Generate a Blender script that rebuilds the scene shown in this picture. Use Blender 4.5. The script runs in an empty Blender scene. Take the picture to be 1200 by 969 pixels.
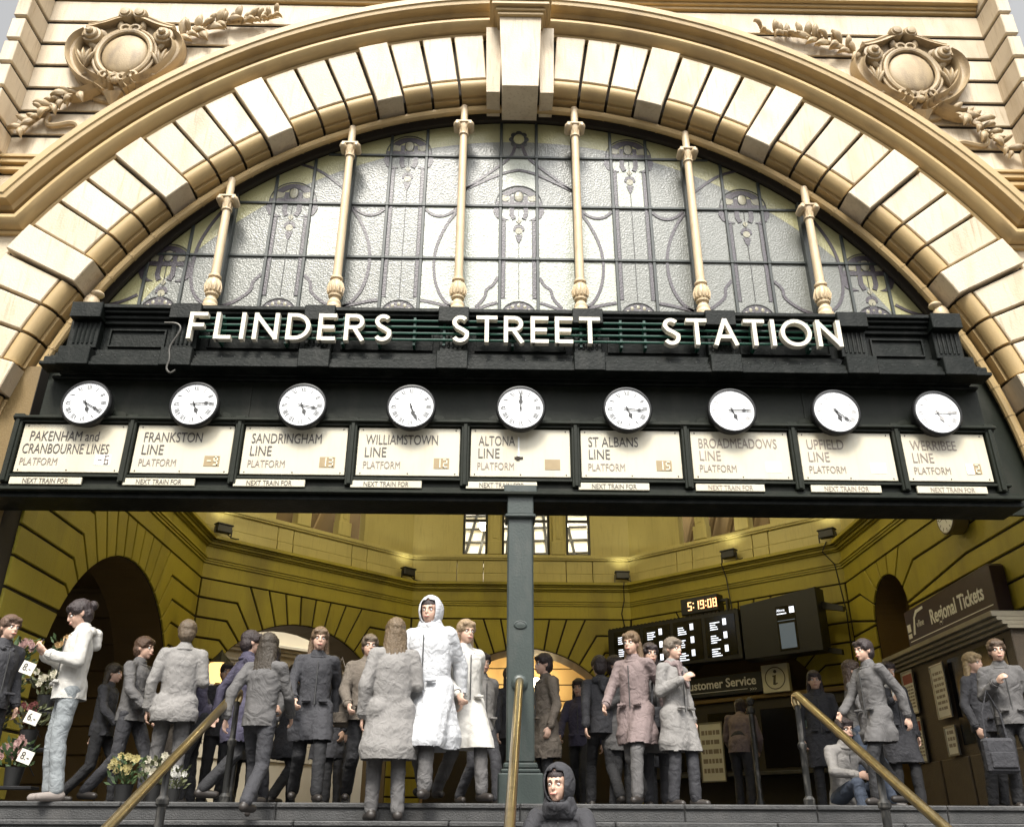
import bpy, bmesh, math, random
from math import sin, cos, tan, pi, radians as R, hypot, atan2, sqrt
from mathutils import Vector, Matrix, noise
random.seed(7)
S = bpy.context.scene
COL = S.collection

# ---------------------------------------------------------------- camera
cam = bpy.data.cameras.new('camera'); camo = bpy.data.objects.new('camera', cam); COL.objects.link(camo)
cp, sp = cos(0.44506), sin(0.44506); yw, rl = -0.016437, 0.004449
def _rz(v): return Vector((cos(yw)*v[0]-sin(yw)*v[1], sin(yw)*v[0]+cos(yw)*v[1], v[2]))
F = _rz((0, cp, sp)); U0 = _rz((0, -sp, cp)); R0 = _rz((1, 0, 0))
RR = cos(rl)*R0+sin(rl)*U0; UU = -sin(rl)*R0+cos(rl)*U0
camo.matrix_world = Matrix(((RR.x, UU.x, -F.x, -0.259), (RR.y, UU.y, -F.y, 0), (RR.z, UU.z, -F.z, 0), (0, 0, 0, 1)))
cam.sensor_fit = 'HORIZONTAL'; cam.sensor_width = 36; cam.lens = 1034.34/1200*36
cam.clip_start = .05; cam.clip_end = 6000
S.camera = camo

# ---------------------------------------------------------------- world, sun, exposure
SUN_EL, SUN_AZ = R(54), R(-14)       # light comes from behind the camera, high, a little left
w = bpy.data.worlds.new('World'); S.world = w; w.use_nodes = True
nt = w.node_tree; nt.nodes.clear()
out = nt.nodes.new('ShaderNodeOutputWorld'); bg = nt.nodes.new('ShaderNodeBackground')
sky = nt.nodes.new('ShaderNodeTexSky'); sky.sky_type = 'NISHITA'; sky.sun_disc = False
sky.sun_elevation = SUN_EL; sky.sun_rotation = R(180)+SUN_AZ; sky.dust_density = 6; sky.air_density = 1.2
hs = nt.nodes.new('ShaderNodeHueSaturation'); hs.inputs['Saturation'].default_value = .05; hs.inputs['Value'].default_value = 1.7
nt.links.new(sky.outputs[0], hs.inputs['Color']); nt.links.new(hs.outputs[0], bg.inputs[0]); nt.links.new(bg.outputs[0], out.inputs[0])
bg.inputs[1].default_value = .10
sl = bpy.data.lights.new('sun', 'SUN'); so = bpy.data.objects.new('sun', sl); COL.objects.link(so)
sl.energy = 3.9; sl.angle = R(16); sl.color = (1, .95, .86)
d = Vector((sin(SUN_AZ)*cos(SUN_EL), -cos(SUN_AZ)*cos(SUN_EL), sin(SUN_EL)))
so.rotation_euler = d.to_track_quat('Z', 'Y').to_euler(); so.location = d*60
S.view_settings.view_transform = 'Standard'; S.view_settings.look = 'None'
S.view_settings.exposure = .46; S.view_settings.gamma = 1

# ---------------------------------------------------------------- materials
MATS = {}
def mat(name, col, rough=.6, var=.0, scale=3, bump=0, bscale=40, metal=0, dirt=0, dcol=(.08, .06, .04), dscale=1.5,
        emit=None, es=1, spec=.5, trans=0, stretch=None, streak=0, coat=0, piece=0):
    if name in MATS: return MATS[name]
    m = bpy.data.materials.new(name); m.use_nodes = True; n = m.node_tree; N = n.nodes; L = n.links
    b = N['Principled BSDF']; b.inputs['Roughness'].default_value = rough; b.inputs['Metallic'].default_value = metal
    b.inputs['Specular IOR Level'].default_value = spec; b.inputs['Base Color'].default_value = (*col, 1)
    if trans: b.inputs['Transmission Weight'].default_value = trans
    if coat: b.inputs['Coat Weight'].default_value = coat; b.inputs['Coat Roughness'].default_value = .12
    g = N.new('ShaderNodeNewGeometry')
    def nz(sc, det=5, st=None):
        x = N.new('ShaderNodeTexNoise'); x.inputs['Scale'].default_value = sc; x.inputs['Detail'].default_value = det
        if st:
            mp = N.new('ShaderNodeMapping'); mp.inputs['Scale'].default_value = st
            L.new(g.outputs['Position'], mp.inputs[0]); L.new(mp.outputs[0], x.inputs['Vector'])
        else: L.new(g.outputs['Position'], x.inputs['Vector'])
        return x
    cur = None
    if var:
        x = nz(scale, 6, stretch); mx = N.new('ShaderNodeMix'); mx.data_type = 'RGBA'
        mx.inputs[6].default_value = (*[c*(1-var) for c in col], 1); mx.inputs[7].default_value = (*[min(1, c*(1+var)) for c in col], 1)
        L.new(x.outputs['Fac'], mx.inputs[0]); cur = mx.outputs[2]
    if dirt:
        x = nz(dscale, 9, (1, 1, .35)); rp = N.new('ShaderNodeValToRGB'); rp.color_ramp.elements[0].position = .5; rp.color_ramp.elements[1].position = .78
        rp.color_ramp.elements[1].color = (dirt, dirt, dirt, 1); rp.color_ramp.elements[0].color = (0, 0, 0, 1)
        L.new(x.outputs['Fac'], rp.inputs[0]); mx = N.new('ShaderNodeMix'); mx.data_type = 'RGBA'
        if cur: L.new(cur, mx.inputs[6])
        else: mx.inputs[6].default_value = (*col, 1)
        mx.inputs[7].default_value = (*dcol, 1); L.new(rp.outputs[0], mx.inputs[0]); cur = mx.outputs[2]
    if streak:
        x = nz(4, 6, (6, 6, .5)); rp = N.new('ShaderNodeValToRGB'); rp.color_ramp.elements[0].position = .55; rp.color_ramp.elements[1].position = .85
        rp.color_ramp.elements[1].color = (streak, streak, streak, 1); rp.color_ramp.elements[0].color = (0, 0, 0, 1)
        L.new(x.outputs['Fac'], rp.inputs[0]); mx = N.new('ShaderNodeMix'); mx.data_type = 'RGBA'
        if cur: L.new(cur, mx.inputs[6])
        else: mx.inputs[6].default_value = (*col, 1)
        mx.inputs[7].default_value = (*dcol, 1); L.new(rp.outputs[0], mx.inputs[0]); cur = mx.outputs[2]
    if piece:      # each stone was painted and has weathered on its own
        oi = N.new('ShaderNodeObjectInfo'); mr = N.new('ShaderNodeMapRange'); mr.inputs['To Min'].default_value = 1-piece; mr.inputs['To Max'].default_value = 1+piece*.6
        L.new(oi.outputs['Random'], mr.inputs['Value']); mx = N.new('ShaderNodeMix'); mx.data_type = 'RGBA'; mx.blend_type = 'MULTIPLY'; mx.inputs[0].default_value = 1
        if cur: L.new(cur, mx.inputs[6])
        else: mx.inputs[6].default_value = (*col, 1)
        L.new(mr.outputs[0], mx.inputs[7]); cur = mx.outputs[2]
    if cur: L.new(cur, b.inputs['Base Color'])
    if bump:
        x = nz(bscale, 5); bp = N.new('ShaderNodeBump'); bp.inputs['Strength'].default_value = bump; bp.inputs['Distance'].default_value = .02
        L.new(x.outputs['Fac'], bp.inputs['Height']); L.new(bp.outputs[0], b.inputs['Normal'])
    if emit: b.inputs['Emission Color'].default_value = (*emit, 1); b.inputs['Emission Strength'].default_value = es
    MATS[name] = m; return m
STONE = mat('cream_painted_render', (.63, .53, .385), .6, .10, 2.3, .3, 45, dirt=.6, dcol=(.30, .20, .10), dscale=2.6, streak=.7, piece=.16)
MOULD = mat('ochre_moulding_paint', (.44, .31, .14), .5, .10, 2, .15, 60, dirt=.45, dcol=(.20, .13, .06), dscale=2.5)
ORN = mat('sculpted_ochre_paint', (.37, .275, .155), .55, .18, 5, .25, 50, dirt=.75, dcol=(.09, .06, .035), dscale=5)
SOOT_SHADE = mat('sooty_joint_and_shadow', (.035, .028, .02), .9)  # soot in the joints; on the soffit strip it paints shadow
IRON = mat('black_green_iron_paint', (.006, .008, .0065), .5, .35, 6, .25, 30, spec=.18, dirt=.35, dcol=(.05, .05, .045), dscale=6)
PANELG = mat('dark_olive_board_paint', (.012, .015, .010), .5, .25, 3, .12, 20, spec=.2, dirt=.3, dcol=(.06, .055, .045), dscale=4)
GREEN = mat('grey_green_post_paint', (.040, .052, .048), .4, .12, 5, .12, 40, dirt=.35, dcol=(.10, .10, .09), dscale=9)
RAILG = mat('dark_green_rail_paint', (.012, .06, .04), .3)
LETTER = mat('cream_letter_enamel', (.70, .65, .54), .35, .05, 6, dirt=.25, dcol=(.5, .42, .3), dscale=7)
SIGN = mat('ivory_sign_enamel', (.60, .56, .44), .35, .04, 2, .03, 8, dirt=.38, dcol=(.52, .40, .22), dscale=3, streak=.3)
INK = mat('grey_sign_lettering', (.07, .06, .055), .5)
INKF = mat('paler_grey_lettering', (.24, .20, .17), .5)
MUST = mat('mustard_wall_paint', (.40, .335, .035), .5, .16, 1.5, .3, 50, piece=.15, dirt=.6, dcol=(.09, .065, .02), dscale=1.2, streak=.3)
MUSTL = mat('pale_mustard_wall_paint', (.56, .49, .20), .55, .10, 1.5, .2, 50, dirt=.3, dcol=(.17, .13, .05), dscale=1.2, streak=.35)
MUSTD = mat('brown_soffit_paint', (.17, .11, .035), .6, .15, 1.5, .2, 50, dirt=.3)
WARM = mat('warm_cream_corridor_paint', (.52, .38, .18), .6, .1, 2, .2, 50, dirt=.3, dcol=(.2, .12, .05))
BEIGE = mat('pale_beige_render', (.62, .56, .43), .65, .1, 2, .2, 50, dirt=.4, dcol=(.25, .2, .14))
STEP = mat('bluestone_step', (.045, .045, .045), .6, .45, 9, .4, 70, dirt=.5, dcol=(.10, .095, .09), dscale=5)
PAVE = mat('bluestone_paving', (.055, .055, .054), .6, .25, 4, .3, 60)
BRASS = mat('worn_brass_rail', (.50, .40, .22), .28, .15, 12, .08, 60, metal=1, dirt=.5, dcol=(.2, .15, .08), dscale=14)
BLACK = mat('black_powder_coat', (.012, .012, .013), .4)
BLACKR = mat('flaking_black_paint', (.014, .014, .013), .5, dirt=.45, dcol=(.32, .30, .27), dscale=18)
SCREEN = mat('dark_screen_glass', (.006, .006, .008), .12)
WHITEP = mat('white_print', (.85, .85, .83), .5)
LCDLIT = mat('lit_screen_white', (.8, .8, .8), .4, emit=(.85, .9, 1), es=1.1)
SCRG = mat('lit_screen_grey', (.05, .06, .07), .2, emit=(.22, .27, .3), es=.25)
GLASSC = mat('window_dark_glass', (.02, .022, .02), .08)

# ---------------------------------------------------------------- mesh helpers
class MB:
    def __init__(s): s.v = []; s.f = []
    def add(s, v, f):
        o = len(s.v); s.v += [tuple(p) for p in v]; s.f += [tuple(i+o for i in q) for q in f]; return s
    def box(s, x0, x1, y0, y1, z0, z1, M=None, ch=0):
        if ch:
            xs = [(x0, x0+ch, x1-ch, x1)]; 
            bm = bmesh.new(); bmesh.ops.create_cube(bm, size=1)
            for v in bm.verts: v.co = Vector((x0 if v.co.x < 0 else x1, y0 if v.co.y < 0 else y1, z0 if v.co.z < 0 else z1))
            bmesh.ops.bevel(bm, geom=bm.edges[:], offset=ch, segments=1, affect='EDGES')
            vs = [v.co.copy() for v in bm.verts]; bm.verts.index_update(); fs = [[v.index for v in f.verts] for f in bm.faces]; bm.free()
        else:
            vs = [Vector(p) for p in ((x0, y0, z0), (x1, y0, z0), (x1, y1, z0), (x0, y1, z0), (x0, y0, z1), (x1, y0, z1), (x1, y1, z1), (x0, y1, z1))]
            fs = [(0, 3, 2, 1), (4, 5, 6, 7), (0, 1, 5, 4), (1, 2, 6, 5), (2, 3, 7, 6), (3, 0, 4, 7)]
        if M: vs = [M(v) if callable(M) else M @ v for v in vs]
        return s.add(vs, fs)
    def tube(s, pts, r, n=8, cap=True, taper=None):
        pts = [Vector(p) for p in pts]; base = len(s.v); ring = []; up = None
        for i, p in enumerate(pts):
            t = (pts[min(i+1, len(pts)-1)]-pts[max(i-1, 0)]).normalized()
            if up is None: up = t.orthogonal().normalized()
            up = (up-t*up.dot(t)).normalized(); b = t.cross(up)
            rr = r if taper is None else r*taper[i]
            for k in range(n): a = 2*pi*k/n; s.v.append(tuple(p+(up*cos(a)+b*sin(a))*rr))
        for i in range(len(pts)-1):
            for k in range(n): a = base+i*n+k; b2 = base+i*n+(k+1) % n; s.f.append((a, b2, b2+n, a+n))
        if cap: s.f.append(tuple(base+k for k in range(n))[::-1]); s.f.append(tuple(base+(len(pts)-1)*n+k for k in range(n)))
        return s
    def lathe(s, prof, n=16, o=(0, 0, 0), M=None):      # prof: (r, z)
        vs = []; fs = []
        for r, z in prof:
            for k in range(n): a = 2*pi*k/n; vs.append(Vector((o[0]+r*cos(a), o[1]+r*sin(a), o[2]+z)))
        for i in range(len(prof)-1):
            for k in range(n): a = i*n+k; b = i*n+(k+1) % n; fs.append((a, b, b+n, a+n))
        fs.append(tuple(range(n))[::-1]); fs.append(tuple((len(prof)-1)*n+k for k in range(n)))
        if M: vs = [M @ v for v in vs]
        return s.add(vs, fs)
    def ball(s, c, rx, ry=None, rz=None, nu=12, nv=8, M=None):
        ry = ry or rx; rz = rz or rx; vs = []; fs = []; c = Vector(c)
        for j in range(1, nv):
            for i in range(nu):
                a = 2*pi*i/nu; b = pi*j/nv; p = Vector((rx*sin(b)*cos(a), ry*sin(b)*sin(a), rz*cos(b))); vs.append(c+(M @ p if M else p))
        p = Vector((0, 0, rz)); vs.append(c+(M @ p if M else p)); vs.append(c-(M @ p if M else p)); T = len(vs)-2
        for j in range(nv-2):
            for i in range(nu): a = j*nu+i; b = j*nu+(i+1) % nu; fs.append((a, a+nu, b+nu, b))
        for i in range(nu): fs.append((T, i, (i+1) % nu)); a = (nv-2)*nu; fs.append((T+1, a+(i+1) % nu, a+i))
        return s.add(vs, fs)
    def caps(s, a, b, ra, rb, n=12, flat=1.0, side=None):  # tapered capsule
        a = Vector(a); b = Vector(b); t = (b-a); L = t.length; t = t.normalized() if L > 1e-6 else Vector((0, 0, 1))
        u = t.orthogonal().normalized() if side is None else (Vector(side)-t*Vector(side).dot(t)).normalized(); v = t.cross(u); base = len(s.v); k = 0
        prof = [(-ra*cos(q*pi/2/4), ra*sin(q*pi/2/4)) for q in range(1, 5)]+[(L+rb*sin(q*pi/2/4), rb*cos(q*pi/2/4)) for q in range(0, 4)]
        s.v.append(tuple(a-t*ra))
        for h, r in prof:
            for q in range(n): w_ = 2*pi*q/n; s.v.append(tuple(a+t*h+(u*cos(w_)+v*sin(w_)*flat)*r))
        s.v.append(tuple(b+t*rb)); m = len(prof)
        for q in range(n): s.f.append((base, base+1+(q+1) % n, base+1+q)); e = base+1+(m-1)*n; s.f.append((e+q, e+(q+1) % n, base+1+m*n))
        for j in range(m-1):
            for q in range(n): x = base+1+j*n+q; y = base+1+j*n+(q+1) % n; s.f.append((x, y, y+n, x+n))
        return s
    def prism(s, poly, M, n0, n1, ch=0.0):
        # poly in (a, b); M(a, b, n) -> world; n0 back, n1 front
        P = [Vector((p[0], p[1])) for p in poly]
        ar = sum(P[i].x*P[(i+1) % len(P)].y-P[(i+1) % len(P)].x*P[i].y for i in range(len(P)))
        if ar < 0: P.reverse()
        k = len(P); rings = [(P, n0)]
        if ch: rings += [(P, n1-ch*(1 if n1 > n0 else -1)), (inset(P, ch), n1)]
        else: rings += [(P, n1)]
        vs = [M(p.x, p.y, nn) for ring, nn in rings for p in ring]; fs = []
        for j in range(len(rings)-1):
            for i in range(k): a = j*k+i; b = j*k+(i+1) % k; fs.append((a, b, b+k, a+k))
        fs.append(tuple(range(k))[::-1]); fs.append(tuple((len(rings)-1)*k+i for i in range(k)))
        return s.add(vs, fs)
    def sweep(s, path, prof, M, closed_prof=True, cap=True):
        # path: list of (a, b) 2D; prof: list of (offset along left normal, n); mitred
        P = [Vector(p) for p in path]; k = len(prof); vs = []
        for i, p in enumerate(P):
            d1 = (P[i]-P[i-1]).normalized() if i > 0 else None; d2 = (P[i+1]-P[i]).normalized() if i < len(P)-1 else None
            d1 = d1 or d2; d2 = d2 or d1; n1 = Vector((-d1.y, d1.x)); n2 = Vector((-d2.y, d2.x)); m = (n1+n2)
            m = m/max(.2, m.dot(n1)) if m.length > 1e-6 else n1
            for o, nn in prof: q = p+m*o; vs.append(M(q.x, q.y, nn))
        fs = []
        for i in range(len(P)-1):
            for j in range(k if closed_prof else k-1): a = i*k+j; b = i*k+(j+1) % k; fs.append((a, b, b+k, a+k))
        if cap and closed_prof: fs.append(tuple(range(k))); fs.append(tuple((len(P)-1)*k+j for j in range(k))[::-1])
        return s.add(vs, fs)
    def mesh(s, name, smooth=False, fix=True):
        me = bpy.data.meshes.new(name); me.from_pydata([tuple(v) for v in s.v], [], s.f)
        if fix:
            bm = bmesh.new(); bm.from_mesh(me); bmesh.ops.recalc_face_normals(bm, faces=bm.faces); bm.to_mesh(me); bm.free()
        if smooth:
            me.polygons.foreach_set('use_smooth', [True]*len(me.polygons))
            if smooth != 'all':
                try: me.set_sharp_from_angle(angle=R(35))
                except Exception: pass
        me.update(); return me
def inset(P, d):
    o = []; k = len(P)
    for i in range(k):
        a = (P[i]-P[i-1]).normalized(); b = (P[(i+1) % k]-P[i]).normalized()
        na = Vector((-a.y, a.x)); nb = Vector((-b.y, b.x)); m = na+nb
        m = m/max(.35, m.dot(na)) if m.length > 1e-6 else na
        o.append(P[i]+m*d)
    return o
def facing(x, z, n): return Vector((x, n, z))             # facade plane, n is world Y
def base_of(o):
    p = Vector((0, 0, 0))
    while o: p += o.location; o = o.parent
    return p
def thing(name, label, cat, loc=(0, 0, 0), group=None, rz=0):
    o = bpy.data.objects.new(name, None); COL.objects.link(o); o.location = loc; o.rotation_euler[2] = rz; o.empty_display_size = .2
    o['label'] = label; o['category'] = cat
    if group: o['group'] = group
    return o
def put(name, mb, m, parent=None, world=True, smooth=False, label=None, kind=None, loc=None):
    if name in ('numerals', 'small_print', 'printed_text', 'screw', 'platform_tag', 'lead_came', 'mauve_glasswork', 'pale_glasswork', 'curved_leadwork', 'base_reeding', 'laurel_leaf', 'acanthus_spray', 'top_louvres') and not kind: kind = 'stuff'
    me = mb if isinstance(mb, bpy.types.Mesh) else mb.mesh(name, smooth)
    if len(me.materials) == 0: me.materials.append(m)
    o = bpy.data.objects.new(name, me); COL.objects.link(o)
    if parent:
        o.parent = parent
        if world: o.location = -base_of(parent)
    if loc is not None: o.location = loc
    if label: o['label'] = label
    if kind: o['kind'] = kind
    return o
def tag(o, label, cat, group=None, kind=None):
    if label: o['label'] = label
    if cat: o['category'] = cat
    if group: o['group'] = group
    if kind: o['kind'] = kind
    return o
def clone(root, loc=None, rz=None, label=None, parent=None):
    c = root.copy(); COL.objects.link(c)
    if parent: c.parent = parent
    if loc is not None: c.location = loc
    if rz is not None: c.rotation_euler[2] = rz
    if label: c['label'] = label
    for ch in root.children: clone(ch, parent=c)
    return c
def text(body, size, sx=1, ext=.002, align='LEFT', shear=0, sp=1, bold=0):
    cu = bpy.data.curves.new('lettering', 'FONT'); cu.body = body; cu.size = size; cu.extrude = ext; cu.align_x = align; cu.shear = shear
    cu.space_character = sp; cu.space_line = 1.0; cu.resolution_u = 3; cu.offset = bold
    o = bpy.data.objects.new('lettering', cu); me = bpy.data.meshes.new_from_object(o); bpy.data.objects.remove(o)
    vs = [Vector((v.co.x*sx, v.co.y, v.co.z)) for v in me.vertices]; fs = [tuple(p.vertices) for p in me.polygons]
    bpy.data.meshes.remove(me); return vs, fs
def add_text(mb, body, size, M, sx=1, ext=.002, align='LEFT', shear=0, sp=1, bold=0):
    vs, fs = text(body, size, sx, ext, align, shear, sp, bold); return mb.add([M(v.x, v.y, v.z) for v in vs], fs)
def arc(cx, cz, r, a0, a1, n):
    return [(cx+r*cos(R(a0+(a1-a0)*i/n)), cz+r*sin(R(a0+(a1-a0)*i/n))) for i in range(n+1)]
# ================================================================ THE SETTING
FLOOR = .262
STREET = FLOOR-.155*11
g = MB(); g.box(-3000, 3000, -3000, 9.2, STREET-2, STREET)
tag(put('street_pavement', g, PAVE), 'bluestone pavement in front of the station steps', None, kind='structure')
fl = MB().box(-14, 14, 8.93, 40, FLOOR-.3, FLOOR)
tag(put('concourse_floor', fl, STEP), 'dark concourse floor at the top of the steps', None, kind='structure')
st = thing('station_steps', 'dark bluestone steps rising to the station concourse', 'steps', (0, 8.9, STREET))
rs = random.Random(3)
for i in range(11):
    z = FLOOR-.155*i; y = 8.9-.33*i; x = -7.9+rs.random()*.7
    while x < 7.9:
        x2 = min(7.95, x+1.1+rs.random()*.5)
        if 7.95-x2 < .5: x2 = 7.95
        m = MB().box(x+.004, x2-.004, y, y+.38 if i else 8.928, z-.154, z, ch=.008)
        m.box(x+.006, x2-.006, y-.022, y+.06, z-.045, z-.003, ch=.008)
        put('step_stone', m, STEP, st)
        x = x2

# unseen city block across the street, added to shut out the low sky
cb = thing('unseen_city_block', 'unseen dark brick city block added behind the viewer to shut out low sky', 'building', (0, -34, STREET))
CBM = mat('dark_city_brick', (.09, .07, .06), .8, .2, 2)
put('wall', MB().box(-70, 70, -46, -34, STREET, 17), CBM, cb)
for k in range(5): put('floor_band', MB().box(-70, 70, -34, -33.7, 1.5+3.6*k, 1.9+3.6*k), CBM, cb)
for k in range(24):
    for q in range(4): put('window', MB().box(-64+5.5*k, -61.5+5.5*k, -34.0, -33.95, 2.6+3.6*q, 4.5+3.6*q), SCREEN, cb)

# ================================================================ FACADE
CZ = 3.53
fac = thing('station_building', 'cream and ochre rusticated station facade with its great entrance arch', 'building', (0, 10, STREET))
# core wall with the arch cut through it
core = MB(); N = 60; ri = 6.66
A_ = [(ri*cos(pi*i/N), CZ+ri*sin(pi*i/N)) for i in range(N+1)]
pl = [(ri, STREET)]+A_+[(-ri, STREET), (-7.5, STREET), (-7.5, 14.2), (7.5, 14.2), (7.5, STREET)]
core.prism(pl, facing, 10.9, 10.036)
put('core_wall', core, SOOT_SHADE, fac)
sw = MB(); sw.box(-.1, .1, 10.04, 10.06, 12, 12.1)
def xcirc(z, r, c=CZ): return sqrt(max(0, r*r-(z-c)**2))
# spandrel courses
zj = [7.62+.0, 8.46, 8.72, 9.165, 9.625, 10.09, 10.555, 11.02, 11.485, 11.985]
wallp = put('spandrel_wall', MB().box(-7.42, 7.42, 9.97, 10.08, 12.2, 14.1), STONE, fac)
g2 = .034
def course(z0, z1, rr, name='stone_course', dep=10.0, x_out=7.4):
    for sgn in (-1, 1):
        z0_, z1_ = z0+g2, z1-g2
        if z1_ >= CZ+rr: 
            if sgn > 0: continue
            lo = [( -xcirc(z0_+(z1_-z0_)*t, rr), z0_+(z1_-z0_)*t) for t in ()]
            put(name, MB().prism([(-x_out, z0_), (x_out, z0_), (x_out, z1_), (-x_out, z1_)], facing, dep+.03, dep, .008), STONE, wallp); continue
        pts = [(sgn*x_out, z0_), (sgn*x_out, z1_)]+[(sgn*xcirc(z1_+(z0_-z1_)*t/8, rr), z1_+(z0_-z1_)*t/8) for t in range(9)]
        put(name, MB().prism(pts, facing, dep+.03, dep, .008), STONE, wallp)
for a, b in zip(zj[2:], zj[3:]): course(a, b, 8.12)
course(zj[0]+.2, zj[1], 8.12)
z = 7.52
while z > STREET:
    zz = max(STREET, z-.62)
    if z-zz > .1:
        for sgn in (-1, 1):
            h = lambda q: xcirc(q, 7.8) if q > CZ else 7.8
            if z > CZ+.2:
                pts = [(sgn*8.1, zz+g2), (sgn*8.1, z-g2)]+[(sgn*h(z-g2+(zz-z+2*g2)*t/6), z-g2+(zz-z+2*g2)*t/6) for t in range(7)]
                if h(z) < 8.0: put('stone_course', MB().prism(pts, facing, 10.03, 9.98, .010), STONE, wallp)
    z = zz
# top cornice and string courses
def hband(name, x0, x1, steps, m=STONE, par=None, yb=10.05):
    mb = MB()
    for z0, z1, y in steps: mb.box(x0, x1, y, yb, z0, z1, ch=.006)
    return put(name, mb, m, par or fac)
for sgn in (-1, 1):
    xa, xb = sorted((sgn*7.395, sgn*(xcirc(8.46, 8.1))))
    hband('string_moulding', xa, xb, [(8.47, 8.53, 9.93), (8.532, 8.58, 9.965), (8.582, 8.66, 9.90), (8.662, 8.715, 9.87)], MOULD)
hband('upper_cornice', -7.395, 7.395, [(12.0, 12.06, 9.97), (12.062, 12.12, 9.93), (12.122, 12.2, 9.86)], MOULD)
# end piers: quoined returns
for sgn in (-1, 1):
    pier = put('end_pier', MB().box(*sorted((sgn*7.44, sgn*7.58)), 9.56, 10.9, STREET, 14), SOOT_SHADE, fac)
    zq = [zj[0]-.0]+zj[1:]+[12.45, 12.92, 13.4, 13.9]
    k = 0
    for a, b in zip(zq, zq[1:]):
        if b-a < .3: a_, b_ = a, b
        put('quoin', MB().box(*sorted((sgn*7.4, sgn*7.6)), 9.5, 10.7, a+g2, b-g2, ch=.012), STONE, pier)
    z = 7.6
    while z > STREET+.3:
        put('quoin', MB().box(*sorted((sgn*7.4, sgn*7.6)), 9.5, 10.7, z-.47+g2, z-g2, ch=.012), STONE, pier); z -= .47
# archivolt: swept moulding with horizontal returns
rm = 8.06
path = []
a0 = math.degrees(math.asin((7.66-CZ)/rm))
path.append((7.42, 7.66))
path += arc(0, CZ, rm, a0, 90-2.5, 34)
prof = [(-.30, 10.09), (-.30, 9.93), (-.27, 9.91), (-.245, 9.93), (-.235, 9.87), (-.20, 9.80), (-.14, 9.765), (-.08, 9.78), (-.04, 9.83), (-.025, 9.90), (-.02, 10.03), (.03, 10.03), (.035, 9.84), (.075, 9.80), (.08, 9.70), (.10, 9.66), (.16, 9.65), (.175, 9.63), (.27, 9.63), (.29, 9.66), (.29, 10.09)]
prof = [(-a, b) for a, b in prof]
arch_mo = MB().sweep(path, prof, facing)
path2 = [(-x, z) for x, z in path]
arch_mo2 = MB().sweep(path2, [(-a, b) for a, b in prof], facing)
put('archivolt', arch_mo, MOULD, fac, smooth=True); put('archivolt', arch_mo2, MOULD, fac, smooth=True)
# voussoirs
archp = put('arch_ring', MB().prism(arc(0, CZ, 7.77, 0, 180, 60)+arc(0, CZ, 6.68, 180, 0, 60), facing, 10.55, 10.03), SOOT_SHADE, fac)
def vouss(a, b, proud):
    gp = .19
    if proud:
        yf = 9.835; ro, r_in = 7.745, 6.60
        p = arc(0, CZ, ro, a+gp, b-gp, 3)+arc(0, CZ, r_in, b-gp, a+gp, 3)
        m = MB().prism(p, facing, 10.3, yf, .012)
        put('voussoir', m, STONE, archp, label='proud plain arch stone')
    else:
        p = arc(0, CZ, 7.745, a+gp, b-gp, 3)+arc(0, CZ, 6.845, b-gp, a+gp, 3)
        put('voussoir', MB().prism(p, facing, 10.02, 9.9, .012), STONE, archp)
        # roll moulding below the face
        n = 3; vs = []; prf = [(6.825, 10.0), (6.825, 9.925), (6.81, 9.905), (6.78, 9.895), (6.72, 9.905), (6.67, 9.94), (6.635, 9.985), (6.625, 10.03), (6.645, 10.035), (6.645, 10.075), (6.60, 10.08), (6.60, 10.36), (6.825, 10.36)]
        for i in range(n+1):
            t = R(a+gp+(b-a-2*gp)*i/n)
            for r_, y_ in prf: vs.append((r_*cos(t), y_, CZ+r_*sin(t)))
        k = len(prf); fs = []
        for i in range(n):
            for j in range(k): fs.append((i*k+j, i*k+(j+1) % k, (i+1)*k+(j+1) % k, (i+1)*k+j))
        fs += [tuple(range(k)), tuple(n*k+j for j in range(k))[::-1]]
        put('roll_moulding', MB().add(vs, fs), MOULD, archp, smooth=True)
for k in range(23):
    a, b = 4.1+3.68*k, 4.1+3.68*(k+1)
    vouss(90-b, 90-a, k % 4 == 3); vouss(90+a, 90+b, k % 4 == 3)
# jambs
for sgn in (-1, 1):
    z = CZ
    while z > STREET+.1:
        put('jamb_stone', MB().box(*sorted((sgn*6.6, sgn*7.745)), 9.9, 10.5, max(STREET, z-.47)+g2, z-g2, ch=.012), STONE, archp); z -= .47
# keystone
ks = MB()
kz0, kz1 = 9.98, 11.22
def kblock(w0, w1, z0, z1, y0b, y0t, yb=10.3):
    v = [(-w0, y0b, z0), (w0, y0b, z0), (w0, yb, z0), (-w0, yb, z0), (-w1, y0t, z1), (w1, y0t, z1), (w1, yb, z1), (-w1, yb, z1)]
    return v, [(0, 3, 2, 1), (4, 5, 6, 7), (0, 1, 5, 4), (1, 2, 6, 5), (2, 3, 7, 6), (3, 0, 4, 7)]
kp = put('keystone', MB().add(*kblock(.265, .315, 9.90, 11.19, 9.60, 9.50)), STONE, fac)
put('keystone_cap', MB().box(-.38, .38, 9.42, 10.1, 11.25, 11.31, ch=.01).box(-.35, .35, 9.45, 10.1, 11.19, 11.248, ch=.01).box(-.44, .44, 9.36, 10.1, 11.312, 11.385, ch=.012).box(-.47, .47, 9.33, 10.1, 11.387, 11.50, ch=.015), MOULD, kp)
for sgn in (-1, 1):
    v, f = kblock(.10, .12, 9.97, 11.24, 9.80, 9.74); cx = sgn*.40
    put('keystone_flank', MB().add([(x+cx, y, z) for x, y, z in v], f), STONE, kp)
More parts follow.
